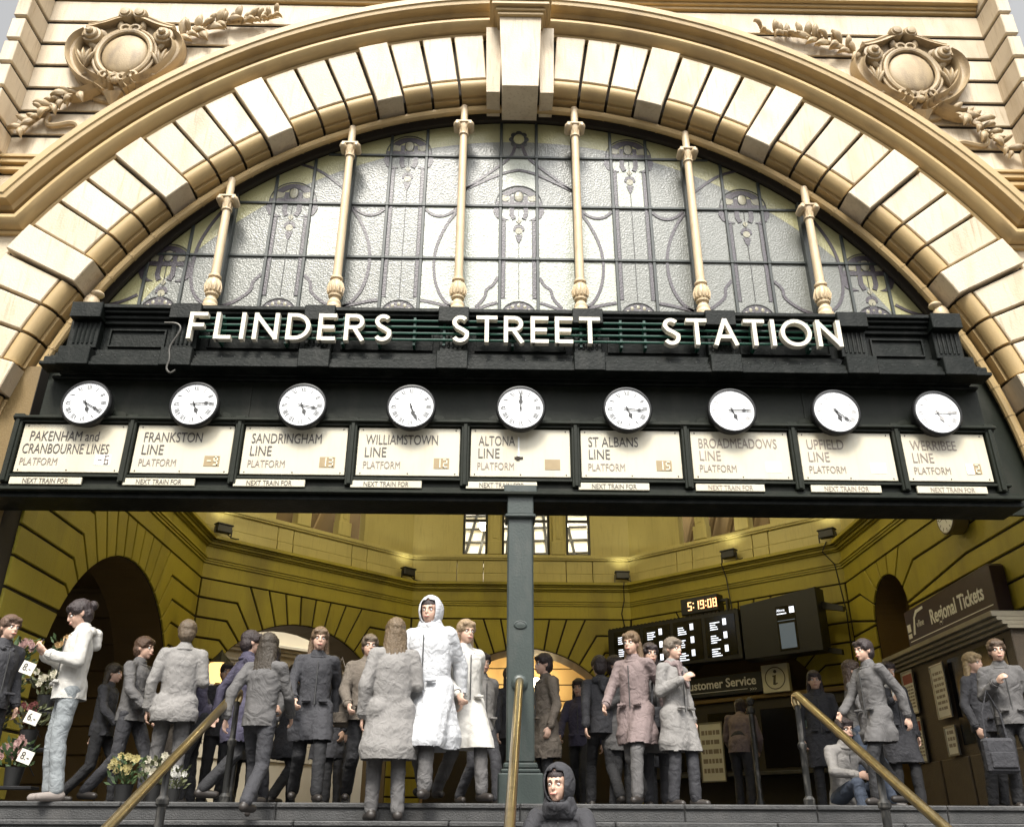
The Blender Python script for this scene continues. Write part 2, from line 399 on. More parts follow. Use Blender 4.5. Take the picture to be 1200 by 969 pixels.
# intrados ring (thin ochre tube moulding)
ring = MB(); ring.tube([(6.50*cos(R(t)), 10.2, CZ+6.50*sin(R(t))) for t in range(0, 181, 2)], .062, 10)
for k in range(0, 23):
    for s_ in (-1, 1):
        t = R(90+s_*(4.1+3.68*k)); c = Vector((6.50*cos(t), 10.2, CZ+6.50*sin(t))); tn = Vector((-sin(t), 0, cos(t)))*.012
        ring.tube([c-tn, c+tn], .068, 10)
put('window_roll', ring, MOULD, fac, smooth=True)
put('soffit_shadow_strip', MB().prism(arc(0, CZ, 6.62, 0, 180, 60)+arc(0, CZ, 6.44, 180, 0, 60), facing, 10.42, 10.36), SOOT_SHADE, fac)  # dark strip lays in the window frame's shadow as colour

# ---------------------------------------------------------------- cartouches
def spiral(c, r0, r1, a0, turns, n=22, y=0, dy=0):
    return [(c[0]+(r0+(r1-r0)*i/n)*cos(R(a0)+turns*2*pi*i/n), y+dy*i/n, c[1]+(r0+(r1-r0)*i/n)*sin(R(a0)+turns*2*pi*i/n)) for i in range(n+1)]
def ribbon3(mb, pts, wid, h, y0):       # raised moulded band following 2D pts: section is a gutter profile
    P = [(p[0], p[1]) for p in pts]
    prof = [(-wid, y0), (-wid, y0-h*.75), (-wid*.8, y0-h), (-wid*.6, y0-h*.8), (-wid*.35, y0-h*.55), (0, y0-h*.45), (wid*.35, y0-h*.55), (wid*.6, y0-h*.85), (wid*.8, y0-h), (wid, y0-h*.75), (wid, y0)]
    mb.sweep(P, prof, facing)
def leaf(mb, p, d, L, W, y0, lift):
    d = Vector(d).normalized(); s_ = Vector((-d.y, d.x)); p = Vector(p)
    n = 6; vs = []
    for i in range(n+1):
        t = i/n; wv = W*sin(pi*min(1, t*.92+.08))**.8*(1-.25*t); yy = y0-lift*sin(pi*t*.8)-.012
        c = p+d*L*t
        for q, dy in ((-1, .0), (-.45, -.022), (0, -.026), (.45, -.022), (1, 0)):
            u = c+s_*wv*q; vs.append((u.x, yy+dy, u.y))
    fs = []
    for i in range(n):
        for j in range(4): a = i*5+j; fs.append((a, a+1, a+6, a+5))
    b = len(vs)
    for v in list(vs): vs.append((v[0], min(y0, v[1]+.03), v[2]))
    for i in range(n):
        for j in range(4): a = b+i*5+j; fs.append((a, a+5, a+6, a+1))
    for i in range(n):
        for j in (0, 4): a = i*5+j; fs.append((a, a+5, a+5+b, a+b))
    for j in range(4): fs.append((j, j+1, j+1+b, j+b)); a = n*5+j; fs.append((a, a+1, a+1+b, a+b))
    mb.add(vs, fs)
def cartouche(cx, cz, mir, label):
    T = lambda x, z: (cx+mir*x, cz+z)
    cp_ = put('cartouche', MB().prism([T(*p) for p in [(-.35, .72), (0, .86), (.36, .72), (.62, .35), (.7, 0), (.62, -.35), (.3, -.72), (0, -.8), (-.3, -.72), (-.62, -.35), (-.7, 0), (-.62, .35)]], facing, 10.0, 9.93, .02), ORN, fac, label=label)
    m = MB()
    m.ball((cx, 9.90, cz+.05), .315, .10, .36, 28, 14)
    put('oval_medallion', m, ORN, cp_, smooth='all')
    m = MB(); m.tube([(cx+.36*cos(t), 9.86, cz+.05+.41*sin(t)) for t in [2*pi*i/40 for i in range(41)]], .038, 8)
    m.tube([(cx+.425*cos(t), 9.88, cz+.05+.475*sin(t)) for t in [2*pi*i/40 for i in range(41)]], .022, 8)
    for s_ in (-1, 1):
        m.tube([p for p in spiral((cx+s_*.07, cz-.40), .075, .02, 90 if s_ > 0 else 90, s_*1.1, 18, 9.84)], .02, 6)
        m.tube(spiral((cx+s_*.08, cz+.50), .09, .02, 200 if s_ > 0 else -20, s_*-1.0, 18, 9.85), .022, 6)
    put('medallion_frame', m, ORN, cp_, smooth=True)
    # outer C scrolls
    for s_ in (-1, 1):
        pts = [(cx+s_*x, cz+z) for x, z in [(.10, -.60), (.22, -.50), (.40, -.42), (.58, -.26), (.70, -.05), (.74, .15), (.69, .32), (.58, .40)]]
        pts = smooth2(pts, 3)
        m = MB(); ribbon3(m, pts, .085, .19, 9.97)
        put('scroll_band', m, ORN, cp_, smooth=True)
        # projecting scroll eye, cylinder standing off the wall
        c = (cx+s_*.50, cz+.36); m = MB()
        Mx = Matrix.Translation(Vector((c[0], 9.9, c[1]))) @ Matrix.Rotation(R(90), 4, 'X')
        m.lathe([(.14, -.05), (.145, .04), (.13, .09), (.10, .10), (.10, .13), (.085, .15), (.05, .155), (.05, .19), (.03, .21)], 18, M=Mx)
        put('scroll_eye', m, ORN, cp_, smooth=True)
        # feet scrolls
        pts = smooth2([(cx+s_*x, cz+z) for x, z in [(.20, -.34), (.13, -.44), (.20, -.56), (.36, -.66), (.52, -.72), (.62, -.70)]], 3)
        m = MB(); ribbon3(m, pts, .07, .17, 9.96); m.tube(spiral((cx+s_*.20, cz-.37), .08, .02, 180 if s_ > 0 else 0, -s_*1.1, 16, 9.84), .025, 6)
        put('foot_scroll', m, ORN, cp_, smooth=True)
        # acanthus sprays between oval and scroll
        m = MB()
        for q in range(6):
            a = R(-70+q*28); bx, bz = .40*cos(a), .46*sin(a)
            leaf(m, (cx+s_*(bx*1.06), cz+.03+bz*1.06), (s_*(cos(a)+.2*(-1)**q), sin(a)+.55), .20, .055, 9.95, .07)
        for q in range(4): leaf(m, (cx+s_*.52, cz-.18+.01*q), (s_*(-.5+.33*q), .9), .30, .035, 9.93, .09)
        put('acanthus_spray', m, ORN, cp_, smooth=True)
        # top pediment arm
        pts = [(cx+s_*x, cz+z) for x, z in [(.05, .74), (.18, .72), (.36, .62), (.56, .55), (.60, .55)]]
        m = MB(); m.sweep(smooth2(pts, 2), [(-.06, 9.97), (-.06, 9.86), (-.03, 9.84), (0, 9.86), (.02, 9.81), (.06, 9.79), (.065, 9.97)] if s_ < 0 else [(.06, 9.97), (.06, 9.86), (.03, 9.84), (0, 9.86), (-.02, 9.81), (-.06, 9.79), (-.065, 9.97)], facing)
        put('pediment_moulding', m, ORN, cp_, smooth=True)
        m = MB(); Mx = Matrix.Translation(Vector((cx+s_*.10, 9.88, cz+.76))) @ Matrix.Rotation(R(90), 4, 'X')
        m.lathe([(.10, -.08), (.105, .06), (.085, .10), (.07, .10), (.06, .13), (.03, .14)], 16, M=Mx)
        put('crest_scroll', m, ORN, cp_, smooth=True)
    m = MB(); m.ball((cx, 9.80, cz-.50), .055, .055, .055, 12, 8)
    m.add([(cx-.13, 9.9, cz-.68), (cx+.13, 9.9, cz-.68), (cx, 9.9, cz-.92), (cx, 9.74, cz-.73), (cx-.13, 9.8, cz-.68), (cx+.13, 9.8, cz-.68)], [(0, 1, 2), (4, 3, 5), (0, 4, 5, 1), (4, 0, 2), (3, 4, 2), (5, 3, 2), (1, 5, 2)])
    put('drop_pendant', m, ORN, cp_, smooth=False)
    # laurel branches (outward top branch toward the arch crown, lower one toward the pier)
    rl_ = random.Random(int(cx*10)+50)
    for (x0, z0, x1, z1, n, nm) in [(.66, .42, 2.02, .93, 30, 'laurel_branch'), (-.42, -.62, -1.12, -1.24, 20, 'lower_branch')]:
        P = lambda t: (x0+(x1-x0)*t, z0+(z1-z0)*t+.07*sin(pi*t*1.5))
        m = MB(); m.tube([(T(*P(i/8))[0], 9.93, T(*P(i/8))[1]) for i in range(9)], .022, 6, taper=[1.3-.1*i for i in range(9)])
        bo = put(nm, m, ORN, cp_, smooth=True)
        lm = MB(); dx, dz = x1-x0, z1-z0; dl = hypot(dx, dz); dx, dz = dx/dl, dz/dl
        for i in range(n):
            t = (i+.3)/n; s_ = 1 if i % 2 else -1; a = R(s_*rl_.uniform(8, 80)); d_ = (dx*cos(a)-dz*sin(a), dx*sin(a)+dz*cos(a))
            q = T(*P(t)); L = rl_.uniform(.17, .29)*(1.1-.35*t)
            leaf(lm, q, (mir*d_[0], d_[1]), L, L*.24, 9.965-.08*rl_.random(), .06+.06*rl_.random())
        for i in range(9):
            q = T(*P(rl_.uniform(.05, .8))); lm.ball((q[0]+rl_.uniform(-.04, .04), 9.88, q[1]+rl_.uniform(-.05, .05)), .024, nu=8, nv=6)
        put('laurel_leaf', lm, ORN, cp_, smooth=True)
    # ribbon
    pts = smooth2([T(*p) for p in [(-.92, -1.02), (-.80, -1.0), (-.84, -1.12), (-.78, -1.20), (-.62, -1.17), (-.50, -1.13), (-.40, -1.16), (-.36, -1.26)]], 3)
    m = MB(); m.sweep(pts, [(-.03, 9.97), (-.03, 9.92), (0, 9.90), (.03, 9.92), (.03, 9.97)], facing)
    put('ribbon', m, ORN, cp_, smooth=True)
    for o in [cp_]+list(cp_.children):
        if o.name.split('.')[0] == 'laurel_leaf' or True:
            for v in o.data.vertices: v.co.x = cx+(v.co.x-cx)*1.1; v.co.z = cz+(v.co.z-cz)*1.12; v.co.y = 10+(v.co.y-10)*.95
def smooth2(P, it):
    for _ in range(it):
        Q = [P[0]]
        for a, b in zip(P, P[1:]): Q.append((a[0]*.75+b[0]*.25, a[1]*.75+b[1]*.25)); Q.append((a[0]*.25+b[0]*.75, a[1]*.25+b[1]*.75))
        Q.append(P[-1]); P = Q
    return P
cartouche(-6.02, 10.64, 1, 'carved oval cartouche with laurel sprays left of the arch')
cartouche(6.02, 10.54, -1, 'carved oval cartouche with laurel sprays right of the arch')

# ================================================================ FAN WINDOW
win = thing('arched_window', 'great semicircular leaded glass window divided by cream turned columns under the arch', 'window', (0, 10.3, 6.4))
YG = 10.46; RW = 6.45; ZS = 6.35
rows = [9.30, 8.37, 7.43]; cols = []
bays = [0, 1.67, 3.33, 4.98]
BX = []
for b in (-4.98, -3.33, -1.67, 0, 1.67, 3.33, 4.98): BX += [b-.27, b+.27]
DIV = [-4.16, -2.5, -.835, .835, 2.5, 4.16]
GL = []
def glassmat(name, col, r=.16):
    m = mat(name, col, r, .12, 3, dirt=.25, dcol=(.16, .15, .12), dscale=2.2, spec=.6)
    N_ = m.node_tree.nodes; L_ = m.node_tree.links
    g_ = N_.new('ShaderNodeNewGeometry'); v_ = N_.new('ShaderNodeTexVoronoi'); v_.inputs['Scale'].default_value = 44
    n_ = N_.new('ShaderNodeTexNoise'); n_.inputs['Scale'].default_value = 9; ad = N_.new('ShaderNodeMixRGB'); ad.inputs[0].default_value = .06
    L_.new(g_.outputs['Position'], n_.inputs['Vector']); L_.new(g_.outputs['Position'], ad.inputs[1]); L_.new(n_.outputs['Color'], ad.inputs[2]); L_.new(ad.outputs[0], v_.inputs['Vector'])
    b_ = N_.new('ShaderNodeBump'); b_.inputs['Strength'].default_value = .33; b_.inputs['Distance'].default_value = .012
    L_.new(v_.outputs['Distance'], b_.inputs['Height']); L_.new(b_.outputs[0], N_['Principled BSDF'].inputs['Normal']); return m
GPANE = glassmat('hammered_grey_glass', (.165, .17, .15), .34)
GPANE2 = glassmat('hammered_pale_glare_glass', (.40, .42, .35), .28)
GYEL = glassmat('hammered_yellow_glass', (.36, .34, .17), .3)
GMAU = mat('mauve_leaded_glass', (.06, .05, .058), .35, .25, 14, .3, 40, spec=.5)
GMAUL = mat('pale_leaded_glass', (.28, .26, .18), .3, .2, 14, .3, 40)
LEAD = mat('lead_came', (.035, .036, .034), .5)
BARM = mat('window_bar_paint', (.035, .042, .038), .45, .2, 8)
edges = [-6.45]+sorted(BX+DIV)+[6.45]
zr = [ZS]+sorted(rows)+[10.2]
prn = random.Random(5)
for i in range(len(edges)-1):
    for j in range(len(zr)-1):
        x0, x1, z0, z1 = edges[i]+.002, edges[i+1]-.002, zr[j]+.002, zr[j+1]-.002
        # clip cell to the circle
        def ins(x, z): return x*x+(z-CZ)**2 < RW*RW
        n = 10; top = []
        for k in range(n+1):
            x = x0+(x1-x0)*k/n
            if abs(x) >= RW: top.append((x, None)); continue
            zt = min(z1, CZ+sqrt(RW*RW-x*x)); top.append((x, zt if zt > z0+.01 else None))
        T_ = [p for p in top if p[1] is not None]
        if len(T_) < 2: continue
        poly = [(T_[0][0], z0)]+T_+[(T_[-1][0], z0)]
        xm, zm = (x0+x1)/2, (z0+z1)/2
        m_ = GPANE2 if ((abs(xm) < 1.3 and zm < 8.4) or prn.random() < .06) and not abs(xm) > 3.3 else GPANE  # paler panes low in the middle paint in a bright reflection; a few at random
        RY = 6.08; yy = YG+prn.uniform(-.002, .002)
        lo, hi = [], []
        for (x, zt) in T_:
            zc_ = CZ+sqrt(max(0, RY*RY-x*x)) if abs(x) < RY else z0
            zm_ = max(z0, min(zt, zc_)); lo.append((x, zm_)); hi.append((x, zt))
        if max(q[1] for q in lo) > z0+.02: put('pane', MB().prism([(lo[0][0], z0)]+lo+[(lo[-1][0], z0)], facing, YG+.012, yy), m_, win)
        H_ = [(a, b) for a, b in zip(lo, hi) if b[1]-a[1] > .004]
        if len(H_) > 2: put('border_pane', MB().prism([a for a, b in H_]+[b for a, b in H_][::-1], facing, YG+.012, yy-.001), GYEL, win)
def bar(x0, z0, x1, z1, wd=.022, y=YG-.03, yb=YG+.02):
    d_ = Vector((x1-x0, z1-z0)).normalized(); n_ = Vector((-d_.y, d_.x))*wd
    return MB().prism([(x0+n_.x, z0+n_.y), (x1+n_.x, z1+n_.y), (x1-n_.x, z1-n_.y), (x0-n_.x, z0-n_.y)], facing, yb, y, .006)
for x in BX:
    zt = CZ+xcirc(CZ, RW) if abs(x) > RW else CZ+sqrt(max(0, RW*RW-x*x))
    if zt > ZS+.1: put('glazing_bar', bar(x, ZS, x, zt), BARM, win)
for z in rows:
    xx = sqrt(RW*RW-(z-CZ)**2)
    put('glazing_bar', bar(-xx, z, xx, z, .02, YG-.026), BARM, win)
    for x in BX:
        if abs(x) < xx: put('bar_boss', MB().box(x-.03, x+.03, YG-.04, YG, z-.03, z+.03, ch=.006), BARM, win)
for x in DIV:
    put('mullion', bar(x, ZS, x, CZ+sqrt(RW*RW-x*x), .045, YG-.10), BARM, win)
# leaded motifs
def strip(mb, pts, wd, h=.010, y=YG-.002):
    mb.sweep(pts, [(-wd, y), (-wd, y-h), (wd, y-h), (wd, y)], facing)
def motif(x0, zc, zbot):
    lead, mau, pal = MB(), MB(), MB()
    s_ = 1.0
    dome = [(x0-.25, zc+.16)]+arc(x0, zc-.02, .32, 145, 35, 10)+[(x0+.25, zc+.16)]+arc(x0, zc+.02, .19, 35, 145, 8)
    mau.prism(dome, facing, YG, YG-.009)
    strip(lead, arc(x0, zc-.02, .345, 0, 180, 18), .006)
    mau.prism([(x0-.35, zc-.045), (x0+.35, zc-.045), (x0+.35, zc+.03), (x0-.35, zc+.03)], facing, YG, YG-.008)
    for q in (-1, 1):
        cres = [(x0+q*x, zc+z) for x, z in [(.36, -.05), (.38, -.15), (.33, -.26), (.24, -.31), (.15, -.30), (.22, -.27), (.27, -.20), (.29, -.12), (.29, -.05)]]
        mau.prism(cres, facing, YG, YG-.0085)
        mau.prism([(x0+q*x, zc+z) for x, z in [(.13, .14), (.07, .14), (.07, -.2), (.04, -.27), (.10, -.30), (.14, -.2)]], facing, YG, YG-.0105)
        pal.prism([(x0+q*.20+.065*cos(t), zc+.10+.065*sin(t)) for t in [i*pi/6 for i in range(12)]], facing, YG, YG-.007)
        if zbot < zc-.9:
            mau.prism([(x0+q*.255, zc-.34), (x0+q*.195, zc-.30), (x0+q*.195, zbot+.30), (x0+q*.255, zbot+.30)], facing, YG, YG-.0075)
            strip(lead, [(x0+q*.195, zc-.30), (x0+q*.195, zbot+.30)], .005)
    pal.ball((x0, YG-.002, zc+.13), .065, .012, .10, 12, 6)
    strip(lead, [(x0+.07*cos(t), zc+.13+.105*sin(t)) for t in [i*pi/8 for i in range(17)]], .005)
    for dz in (-.20, ):
        pal.prism([(x0-.04, zc+dz-.12), (x0, zc+dz-.06), (x0+.04, zc+dz-.12), (x0, zc+dz-.18)], facing, YG, YG-.01)
    mau.prism(arc(x0, zc-.47, .085, 200, -20, 8)+arc(x0, zc-.49, .05, -10, 190, 6), facing, YG, YG-.009)
    pal.prism(arc(x0, zc-.50, .055, 0, 360, 10)[:-1], facing, YG, YG-.0065)
    mau.prism([(x0-.055, zc-.57), (x0+.055, zc-.57), (x0+.03, zc-.66), (x0, zc-.72), (x0-.03, zc-.66)], facing, YG, YG-.01)
    strip(lead, [(x0, zc-.05), (x0, zc-.42)], .004); strip(lead, [(x0, zc-.72), (x0, zbot+.30)], .004)
    # base fan
    if zbot < zc-.6:
        mau.prism([(x0-.25, zbot+.02)]+arc(x0, zbot-.02, .25, 170, 10, 8)+[(x0+.25, zbot+.02)], facing, YG, YG-.006)
        for q in range(5): a = R(30+30*q); pal.ball((x0+.17*cos(a), YG-.004, zbot+.02+.16*sin(a)), .028, .008, .035, 8, 5)
        strip(lead, arc(x0, zbot+.0, .25, 0, 180, 12), .006)
    put('mauve_glasswork', mau, GMAU, win); put('pale_glasswork', pal, GMAUL, win); put('lead_came', lead, LEAD, win)
motif(0, 8.43, ZS+.12)
for s_ in (-1, 1):
    motif(s_*1.67, 9.36, ZS+.12); motif(s_*3.33, 8.43, ZS+.12); motif(s_*4.98, 7.28, ZS+.12)
cv = MB()
def dstrip(pts): strip(cv, smooth2(pts, 3), .022, .008)
for s_ in (-1, 1):
    dstrip([(s_*.05, 9.55), (s_*.10, 9.35), (s_*.22, 9.2), (s_*.8, 8.68)]); dstrip([(0, 9.06), (s_*.25, 9.0), (s_*.8, 8.68)])
    dstrip([(s_*.80, 6.56), (s_*.60, 6.58), (s_*.42, 6.66), (s_*.30, 6.70)]); dstrip([(s_*.30, 7.12), (s_*.36, 6.98), (s_*.46, 6.92), (s_*.47, 6.78), (s_*.60, 6.62)])
    for b in (1.67,):
        for q in (-1, 1):
            dstrip([(s_*(b+q*.78), 8.30), (s_*(b+q*.62), 8.05), (s_*(b+q*.46), 7.6), (s_*(b+q*.46), 7.1), (s_*(b+q*.60), 6.72), (s_*(b+q*.8), 6.58)])
            dstrip([(s_*(b+q*.76), 8.32), (s_*(b+q*.6), 8.18), (s_*(b+q*.42), 8.18), (s_*(b+q*.3), 8.30)])
            dstrip([(s_*(b+q*.3), 6.72), (s_*(b+q*.5), 6.68), (s_*(b+q*.78), 6.60)])
    for b in (3.33,):
        dstrip([(s_*b, 9.12), (s_*(b-.35), 9.0), (s_*(b-.78), 8.62)]); dstrip([(s_*b, 9.12), (s_*(b+.3), 8.95), (s_*(b+.6), 8.70)])
        for q in (-1, 1):
            dstrip([(s_*(b+q*.3), 7.12), (s_*(b+q*.42), 6.98), (s_*(b+q*.40), 6.85), (s_*(b+q*.6), 6.66), (s_*(b+q*.78), 6.58)])
    dstrip([(s_*4.3, 8.28), (s_*4.5, 7.9), (s_*4.62, 7.5), (s_*4.62, 7.0), (s_*4.5, 6.7), (s_*4.25, 6.55)])
    dstrip([(s_*5.3, 6.75), (s_*5.5, 6.62), (s_*5.8, 6.55)])
mm = put('curved_leadwork', cv, GMAU, win)
# flower ring in the crown cell
fm = MB()
for i in range(8):
    t = i*pi/4; fm.ball((.0+.10*cos(t), YG-.004, 9.66+.12*sin(t)), .055, .01, .055, 8, 5)
put('crown_flower', fm, LEAD, win); put('crown_flower_centre', MB().ball((0, YG-.012, 9.66), .085, .012, .10, 12, 6), GYEL, win)
# columns
SHAFT = mat('cream_column_paint', (.60, .47, .30), .45, .12, 6, .12, 50, dirt=.4, dcol=(.26, .18, .1), dscale=8)
YC = 10.16
for x in DIV:
    zt = CZ+sqrt(6.46**2-x*x); zb = 6.33
    sc = put('column', MB().lathe([(.062, .56), (.058, (zt-zb)*.5+.2), (.055, zt-zb-.35)], 16, (x, YC, zb)), SHAFT, win, smooth=True)
    put('column_base', MB().lathe([(.115, 0), (.118, .05), (.10, .065), (.09, .10), (.095, .13), (.07, .17), (.062, .20), (.09, .225), (.092, .245), (.075, .26), (.10, .31), (.108, .36), (.10, .42), (.075, .47), (.065, .49), (.088, .51), (.088, .535), (.066, .56)], 16, (x, YC, zb)), SHAFT, sc, smooth=True)
    fl_ = MB()
    for k in range(12):
        t = 2*pi*k/12; fl_.tube([(x+.098*cos(t), YC+.098*sin(t), zb+.28), (x+.112*cos(t), YC+.112*sin(t), zb+.36), (x+.082*cos(t), YC+.082*sin(t), zb+.46)], .013, 5)
    put('base_reeding', fl_, SHAFT, sc, smooth=True)
    cz_ = zt-.30; cap_ = MB()
    cap_.lathe([(.056, -.2), (.075, -.19), (.075, -.17), (.058, -.16), (.062, -.10), (.085, -.04), (.085, 0)], 14, (x, YC, cz_))
    cap_.box(x-.12, x+.12, YC-.10, YC+.10, cz_, cz_+.035, ch=.008)
    for q in (-1, 1):
        Mx = Matrix.Translation(Vector((x+q*.10, YC-.02, cz_-.03))) @ Matrix.Rotation(R(90), 4, 'X')
        cap_.lathe([(.052, -.10), (.055, .05), (.04, .08), (.02, .10)], 12, M=Mx)
    for k in range(10):
        t = 2*pi*k/10; cap_.tube([(x+.058*cos(t), YC+.058*sin(t), cz_-.17), (x+.066*cos(t), YC+.066*sin(t), cz_-.10), (x+.075*cos(t), YC+.075*sin(t), cz_-.03)], .010, 5)
    put('capital', cap_, ORN if False else SHAFT, sc, smooth=True)
    put('column_neck', MB().lathe([(.062, .035), (.07, .06), (.055, .08), (.052, .38)], 14, (x, YC, cz_)), SHAFT, sc, smooth=True)
# end consoles at the feet of the ring
for s_ in (-1, 1):
    t = R(90+s_*-63.5 if s_ > 0 else 90+63.5)
    m = MB(); 
    c = Vector((s_*6.42*cos(R(26.5)), 10.16, CZ+6.42*sin(R(26.5))))
    m.ball(c, .11, .10, .16, 12, 8); m.ball(c+Vector((s_*.05, 0, -.17)), .13, .10, .07, 12, 8); m.ball(c+Vector((-s_*.06, -.01, .15)), .09, .09, .05, 12, 8)
    put('foot_console', m, SHAFT, win, smooth=True)
# ================================================================ IRON ENTABLATURE
ent = thing('iron_entablature', 'black green moulded iron beam across the foot of the arched window', 'beam', (0, 9.6, 5.4))
def eb(name, boxes, par=None, m=IRON):
    b_ = MB()
    for q in boxes: b_.box(*q, ch=.008)
    return put(name, b_, m, par or ent)
body = eb('beam_body', [(-5.64, 5.60, 9.62, 10.25, 5.06, 5.96), (-5.74, 5.70, 9.66, 10.2, 5.02, 5.058)])
eb('cap_moulding', [(-5.50, 5.47, 9.44, 10.3, 5.90, 5.955), (-5.49, 5.46, 9.48, 9.62, 5.855, 5.898), (-5.49, 5.46, 9.53, 9.62, 5.80, 5.853), (-5.47, 5.44, 9.57, 9.62, 5.74, 5.798)])
eb('foot_moulding', [(-5.78, 5.74, 9.38, 9.62, 5.06, 5.11), (-5.75, 5.71, 9.41, 9.62, 5.112, 5.19), (-5.70, 5.66, 9.45, 9.62, 5.192, 5.225), (-5.68, 5.64, 9.50, 9.62, 5.227, 5.29), (-5.66, 5.62, 9.54, 9.62, 5.292, 5.36)])
for x in [-5.38, -4.16, -2.5, -.835, .835, 2.5, 4.16, 5.35]:
    wd = .17
    p = eb('bracket_block', [(x-wd, x+wd, 9.50, 9.62, 5.36, 5.74), (x-wd-.02, x+wd+.02, 9.40, 9.62, 5.742, 5.958), (x-wd-.02, x+wd+.02, 9.35, 9.62, 5.055, 5.30)])
    f_ = MB()
    for k in range(5): f_.tube([(x-.11+.055*k, 9.50, 5.42), (x-.11+.055*k, 9.495, 5.70)], .016, 6)
    put('fluting', f_, IRON, p, smooth=True)
xs_ = [-5.38, -4.16, -2.5, -.835, .835, 2.5, 4.16, 5.35]
for a, b in zip(xs_, xs_[1:]):
    fr = MB(); x0, x1, z0, z1 = a+.26, b-.26, 5.43, 5.68
    for q in [(x0, x1, 9.59, 9.62, z1-.02, z1), (x0, x1, 9.59, 9.62, z0, z0+.02), (x0, x0+.02, 9.59, 9.62, z0+.02, z1-.02), (x1-.02, x1, 9.59, 9.62, z0+.02, z1-.02)]: fr.box(*q)
    put('panel_frame', fr, IRON, ent)
dn = MB()
xx = -5.7
while xx < 5.66: dn.ball((xx, 9.405, 5.20), .008, nu=6, nv=4); xx += .16
put('rivet_row', dn, STEP, ent, kind='stuff')

# hook and stray pipe on the beam
hk = MB().tube([(p[0], 9.345, p[1]) for p in smooth2([(-4.36, 5.63), (-4.20, 5.63), (-4.14, 5.55), (-4.20, 5.40), (-4.25, 5.28), (-4.21, 5.12), (-4.24, 5.00), (-4.18, 4.93), (-4.12, 4.98)], 2)], .013, 8)
tag(put('conduit_hook', hk, mat('bare_grey_metal', (.10, .095, .085), .4, .3, 9, metal=.6), smooth=True), 'thin grey hooked conduit hanging from the iron beam left of the lettering', 'conduit')

# ================================================================ STATION LETTERING
sg = thing('station_name_sign', 'raised cream letters reading FLINDERS STREET STATION on green rails', 'sign', (0, 9.4, 5.4))
for z in (5.50, 5.59, 5.68, 5.77):
    put('support_rail', MB().tube([(-3.95, 9.455, z), (3.9, 9.455, z)], .016, 8), RAILG, sg, smooth=True)
for x in [-3.7, -2.9, -2.2, -1.75, -1.32, -.95, -.1, .75, 1.25, 1.55, 2.2, 2.9, 3.6]:
    put('rail_upright', MB().box(x-.015, x+.015, 9.475, 9.60, 5.44, 5.83), RAILG, sg)
H = .375; SW = .051
def letter_strokes(ch):
    h = H; w_ = SW
    if ch == 'F': return .23, [[(w_/2, 0), (w_/2, h)], [(w_/2, h-w_/2), (.22, h-w_/2)], [(w_/2, h*.52), (.19, h*.52)]]
    if ch == 'L': return .22, [[(w_/2, 0), (w_/2, h)], [(w_/2, w_/2), (.21, w_/2)]]
    if ch == 'I': return .06, [[(w_/2, 0), (w_/2, h)]]
    if ch == 'N': return .31, [[(w_/2, 0), (w_/2, h)], [(.28, 0), (.28, h)], [(w_/2+.005, h-.03), (.275, .03)]]
    if ch == 'D': return .29, [[(w_/2, 0), (w_/2, h)], [(w_/2, h-w_/2)]+arc(.105, h/2, h/2-w_/2, 90, -90, 14)+[(w_/2, w_/2)]]
    if ch == 'E': return .23, [[(w_/2, 0), (w_/2, h)], [(w_/2, h-w_/2), (.22, h-w_/2)], [(w_/2, h*.5), (.20, h*.5)], [(w_/2, w_/2), (.22, w_/2)]]
    if ch == 'R': return .26, [[(w_/2, 0), (w_/2, h)], [(w_/2, h-w_/2)]+arc(.13, h-w_/2-.082, .082, 90, -90, 10)+[(w_/2, h-w_/2-.164)], [(.115, h-.19), (.23, 0)]]
    if ch == 'S': return .24, [arc(.115, h*.73, .075, 35, 180, 9)+[(.045, h*.68)]+arc(.115, h*.27, .085, 60, 55, 1)[:0]+[(.075, h*.57), (.15, h*.45)]+[(.195, h*.36)]+arc(.115, h*.27, .082, 0, -150, 10)]
    if ch == 'T': return .27, [[(.13, 0), (.13, h)], [(0, h-w_/2), (.26, h-w_/2)]]
    if ch == 'A': return .32, [[(.02, 0), (.15, h)], [(.28, 0), (.15, h)], [(.07, h*.33), (.23, h*.33)]]
    if ch == 'O': return .38, [arc(.185, h/2, h/2-w_/2+.005, 90, -270, 28)]
def word(txt, x0, x1, z0):
    ws = [letter_strokes(c)[0] for c in txt]; gap = (x1-x0-sum(ws))/(len(txt)-1); x = x0
    for c, wv in zip(txt, ws):
        m = MB()
        for si, st_ in enumerate(letter_strokes(c)[1]):
            m.sweep([(x+p[0], z0+p[1]) for p in st_], [(-SW/2, 9.43), (-SW/2, 9.345+.002*si), (SW/2, 9.345+.002*si), (SW/2, 9.43)], facing)
        put('letter', m, LETTER, sg); x += wv+gap
word('FLINDERS', -4.07, -1.57, 5.42); word('STREET', -.86, .99, 5.42); word('STATION', 1.74, 3.97, 5.42)

